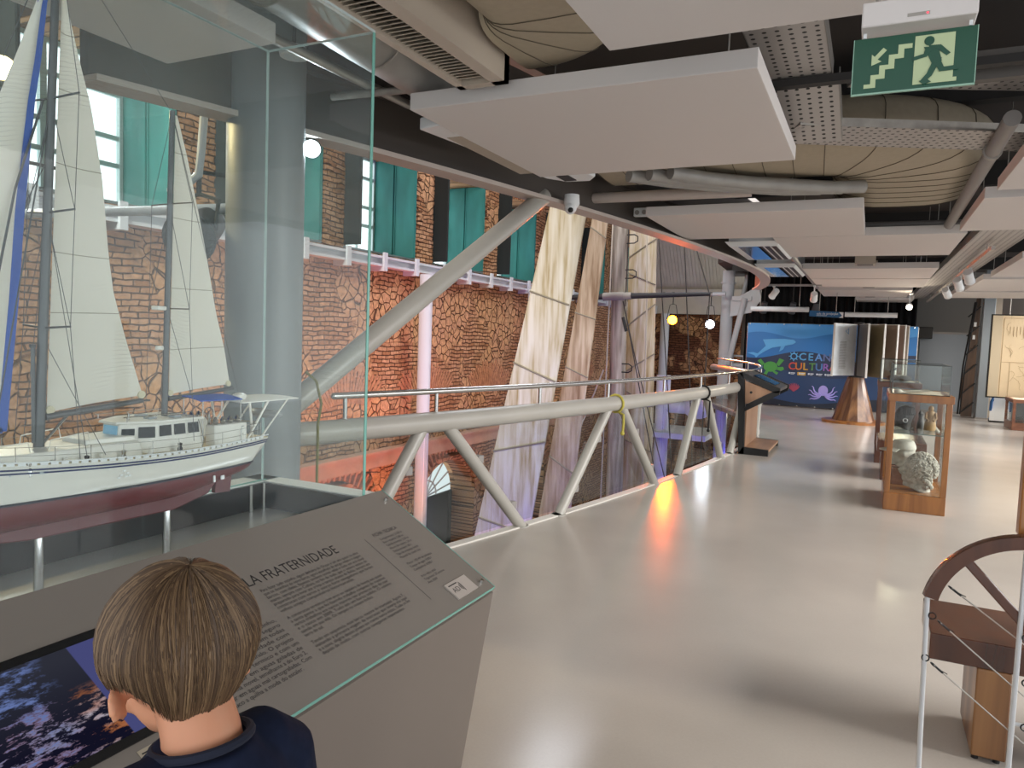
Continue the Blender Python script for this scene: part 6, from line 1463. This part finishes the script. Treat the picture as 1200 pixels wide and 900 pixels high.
for k in range(9): m.bb((2.62+.06*k,18.636,1.85+.1*r5.random()),(2.626+.06*k,18.64,2.1))
m.path([(3.15+.14*math.cos(a),18.637,1.1+.14*math.sin(a)) for a in (2*math.pi*k/24 for k in range(24))], .003, 4, closed=True)
m.build('map_lines', mat('map_ink','#7a6546',.8), mp_, smooth=0)
m = M(); m.bb((2.30,18.634,.60),(2.48,18.64,2.33)); m.build('map_margin', mat('map_margin','#b5a78e',.8), mp_, smooth=0)
m = M(); m.bb((2.27,18.67,.57),(4.02,18.70,2.36)); m.build('map_board', MT['black'], t, smooth=0)
for x in (2.6,3.6):
    m = M(); m.tube((x,18.7,2.3),(x,18.7,3.55),.008); m.build('hanger_wire', MT['galv'], t)
t = thing('info_board', 'small white info board with a blue curve standing under the map beside the grey column', 'sign', (2.6,19.2,0))
m = M(); m.box((2.62,19.25,.33),(.36,.02,.6),R=Matrix.Rotation(-.18,3,'X')); bd = m.build('board', MT['white'], t, smooth=0)
m = M(); m.path([(2.50,19.185,.6),(2.46,19.21,.45),(2.46,19.25,.25),(2.52,19.275,.12)], [.012,.03,.03,.012], 6); m.build('board_curve', mat('board_blue','#3a6ea8',.5), bd)
m = M(); m.box((2.62,19.288,.07),(.36,.008,.04),R=Matrix.Rotation(-.18,3,'X')); m.build('board_band', mat('board_blue2','#3a6ea8',.5), bd, smooth=0)
m = M(); m.text('mar', .07, (2.60,19.268,.18), (1,0,0), V((0,.18,.98))); m.build('board_lettering', mat('board_red','#b5523c',.5), bd, smooth=0)
m = M(); m.tube((2.5,19.25,.5),(2.48,19.55,0),.012); m.tube((2.74,19.25,.5),(2.76,19.55,0),.012); m.bb((2.44,19.28,0),(2.80,19.34,.03)); m.build('board_stand', MT['black'], t)
m = M(); m.bb((1.08,21.0,0),(2.12,21.08,1.95)); t = thing('grey_partition', 'plain grey partition wall panel at the back between the curtain and the stair', 'partition', (1.6,21,0)); m.build('partition_panel', mat('partition_grey','#8d949b',.6), t, smooth=0)
m = M(); m.bb((1.08,20.97,1.95),(2.3,21.1,2.0)); m.bb((1.08,20.97,0),(2.12,21.0,.05)); m.build('partition_rail', MT['conduit'], t, smooth=0)
m = M(); m.bb((1.02,20.6,1.82),(1.32,20.97,2.10)); tag(m.build('black_speaker_box', mat('speaker_black','#121214',.5), bev=.01), 'black box on the wall above the left corner of the grey partition', 'box') 
t = thing('dark_stair', 'steep dark wooden stair side leaning left of the grey square column', 'stair', (2.1,20.6,0))
m = M(); m.prism([(2.0,0),(2.22,0),(2.24,2.9),(2.16,2.9),(1.96,.6)], (0,20.3,0), (1,0,0), (0,0,1), (0,.05,0)); m.build('stair_board', wood('stair_brown','#3d2c22','#57402f',.6), t, smooth=0)
m = M()
for k in range(6): m.beam((2.0,20.28,.1+.45*k),(2.24,20.28,.35+.45*k),.02,.03)
m.path([(1.93,20.25,.05),(1.97,20.25,1.2),(2.12,20.25,2.7)], .018, 8); m.path([(1.97,20.22,.05),(2.01,20.22,1.2),(2.15,20.22,2.7)], .012, 8); m.build('stair_rail', MT['black'], t)
for k, (x, z) in enumerate(((2.13,2.13),(2.12,1.83))):
    m = M(); m.bb((x,20.27,z),(x+.05,20.3,z+.10)); tag(m.build('paper_label', emis('lit_label_%d' % k,'#fff4e0',1.0) if 0 else MT['white'], smooth=0), ('upper' if k == 0 else 'lower')+' small white label on the dark stair side', 'label')
# ---------------------------------------------------------------- right foreground: wooden arch on rods, and the bench
t = thing('wooden_bench', 'dark wooden block bench in the right foreground behind the wooden arch', 'bench', (.8,3.4,0))
m = M(); m.bb((.272,3.2,.36),(1.5,3.64,.462)); m.build('seat_slab', MT['wooddark'], t, bev=.004)
m = M(); m.bb((.432,3.2,.02),(.545,3.56,.36)); m.build('leg_block', MT['woodlight'], t, bev=.006); m = M(); m.bb((1.2,3.2,.02),(1.32,3.56,.36)); m.build('leg_block', MT['woodlight'], t, bev=.006)
for x in (.45,.52,1.22,1.30):
    for y in (3.23,3.53):
        m = M(); m.tube((x,y,0),(x,y,.022),.012,n=12); m.build('foot', MT['black'], t)
t = thing('wheel_arch', 'varnished wooden half wheel arch on white metal rods with wires, right foreground', 'exhibit', (.45,2.6,0))
ac = V((.475,2.6,.725)); R0 = .277
m = M(); rings = []
for i in range(41):
    a = math.radians(168 - 156*i/40); d = V((math.cos(a),0,math.sin(a)))
    rings.append([ac+d*(R0-.030)+V((0,-.02,0)), ac+d*(R0-.033), ac+d*(R0-.030)+V((0,.02,0)), ac+d*(R0+.008)+V((0,.022,0)), ac+d*(R0+.014), ac+d*(R0+.008)+V((0,-.022,0))])
m.loft(rings); m.build('arch_rim', MT['wooddark'], t, smooth=40)
for a in (133, 47):
    a = math.radians(a); d = V((math.cos(a),0,math.sin(a)))
    m = M(); m.beam(ac+d*(R0-.02), ac+d*.0, .028, .024, up=(0,1,0)); m.build('spoke', MT['wooddark'], t, bev=.004)
RODM = mat('rod_white','#cfd0d2',.3,.3)
rods = [V((.205,2.6,0)), V((.448,2.585,0)), V((.745,2.6,0))]
tops = [.79, 1.02, .79]
for p, z in zip(rods, tops):
    m = M(); m.tube(p + V((.016 if p.x < .3 else 0,0,0)), p+V((0,0,z)), .0075, n=12); m.tube(p, p+V((0,0,.01)), .03, n=16); m.build('rod', RODM, t)
m = M(); m.bb((.425,2.70,0),(.475,2.75,1.4)) if 0 else m.bb((.432,2.63,1.0),(.482,2.68,1.55)); m.build('mast_post', MT['wood'], t, bev=.004)
for i, (a, c) in enumerate((((.243,2.595,.835),(.70,2.595,.52)),((.222,2.595,.722),(.70,2.595,.35)),((.212,2.595,.585),(.70,2.595,.22)))):
    a, c = V(a), V(c); d = (c-a).normalized(); sd = V((0,1,0))
    m = M(); m.tube(a+d*.03, c, .0022, n=6); w_ = m.build('stay_wire', MT['galv'], t)
    m = M(); nn = d.cross(sd)
    m.path([a+d*(.0+.010*math.cos(b))+nn*.010*math.sin(b) for b in (2*math.pi*k/14 for k in range(14))], .0022, 6, closed=True)
    m.path([a+d*(.028+.008*math.cos(b))+sd*.008*math.sin(b) for b in (2*math.pi*k/14 for k in range(14))], .0022, 6, closed=True)
    m.tube(a+d*.034, a+d*.062, .0035, n=8); m.path([a+d*.045, a+d*.07+V((.006,-.004,.005))], .0014, 5); m.build('shackle', MT['black'], w_)
for (x, z) in ((.452,.71),(.460,.575),(.466,.44)):
    m = M(); m.path([V((x+.012+.010*math.cos(b),2.575,z+.010*math.sin(b))) for b in (2*math.pi*k/14 for k in range(14))], .0024, 6, closed=True); m.build('shackle', MT['black'], t)
m = M(); m.tube((.455,2.6,.435),(.745,2.6,.44),.006); m.tube((.215,2.6,.03),(.745,2.6,.03),.006); m.build('cross_rod', RODM, t)
# ---------------------------------------------------------------- lights
def area(name, loc, look, sx, sy, e, col='#ffffff', spread=math.pi):
    l = bpy.data.lights.new(name, 'AREA'); l.shape = 'RECTANGLE'; l.size = sx; l.size_y = sy; l.energy = e; l.color = hx(col)[:3]
    o = bpy.data.objects.new(name, l); COL.objects.link(o); o.location = loc; l.spread = spread
    o.rotation_euler = (V(loc)-V(look)).to_track_quat('Z','Y').to_euler(); return o
def spot(name, loc, look, e, cone, col, blend=.5, r=.1):
    l = bpy.data.lights.new(name, 'SPOT'); l.energy = e; l.spot_size = math.radians(cone); l.spot_blend = blend; l.color = hx(col)[:3]; l.shadow_soft_size = r
    o = bpy.data.objects.new(name, l); COL.objects.link(o); o.location = loc; o.rotation_euler = (V(loc)-V(look)).to_track_quat('Z','Y').to_euler(); return o
area('atrium_top_fill', (-4.6,13,6.95), (-4.9,13,0), 1.8, 20, 1500, '#f2f6ff')  # added overhead fill; the atrium ceiling above it is closed
# warm wall washers on the atrium floor, purple and blue floods by the boats
for y, e in ((8.6,520), (10.6,420), (13.5,160)): spot('wall_washer', (-6.5,y,-3.2), (-8.1,y+.3,.6), e, 80, '#ff7438', .9)
spot('purple_flood', (-3.2,7.6,-3.2), (-4.8,10.4,-.6), 420, 60, '#7a5cff', .6)
spot('purple_flood', (-2.6,11.5,-3.2), (-4.8,13.5,-1), 200, 60, '#7a5cff', .6)
spot('blue_flood', (-2.4,21.5,-1.0), (-3.8,17.5,-3.4), 500, 80, '#5a4cff', .7)
spot('white_flood', (-2.6,23,-.6), (-4.5,20.8,-1), 160, 60, '#fff2d0', .7)
area('sail_backlight', (-8.3,3.4,3.9), (-1.85,1.3,1.85), 1.4, 1.7, 300, '#f3f8ff', 1.0)  # added backlight for the model sails, hung before solid wall
for y in (4.2, 8.8, 13.4, 18): area('hall_fill', (4.2,y,2.5), (.3,y+.2,0), 3.4, 1.3, 100, '#fbf8f4', 1.4)  # added fill lights brightening the hall floor from out of view on the right
area('raft_front_fill', (-5.6,1.2,5.8), (-5.6,12,.8), 3.0, 1.6, 250, '#fbf8f2', 1.6)  # added front fill for the rafts and brick; no window stands here
spot('purple_flood', (-3.0,16.8,-1.6), (-4.2,21.2,-.9), 260, 75, '#6a4cff', .6)
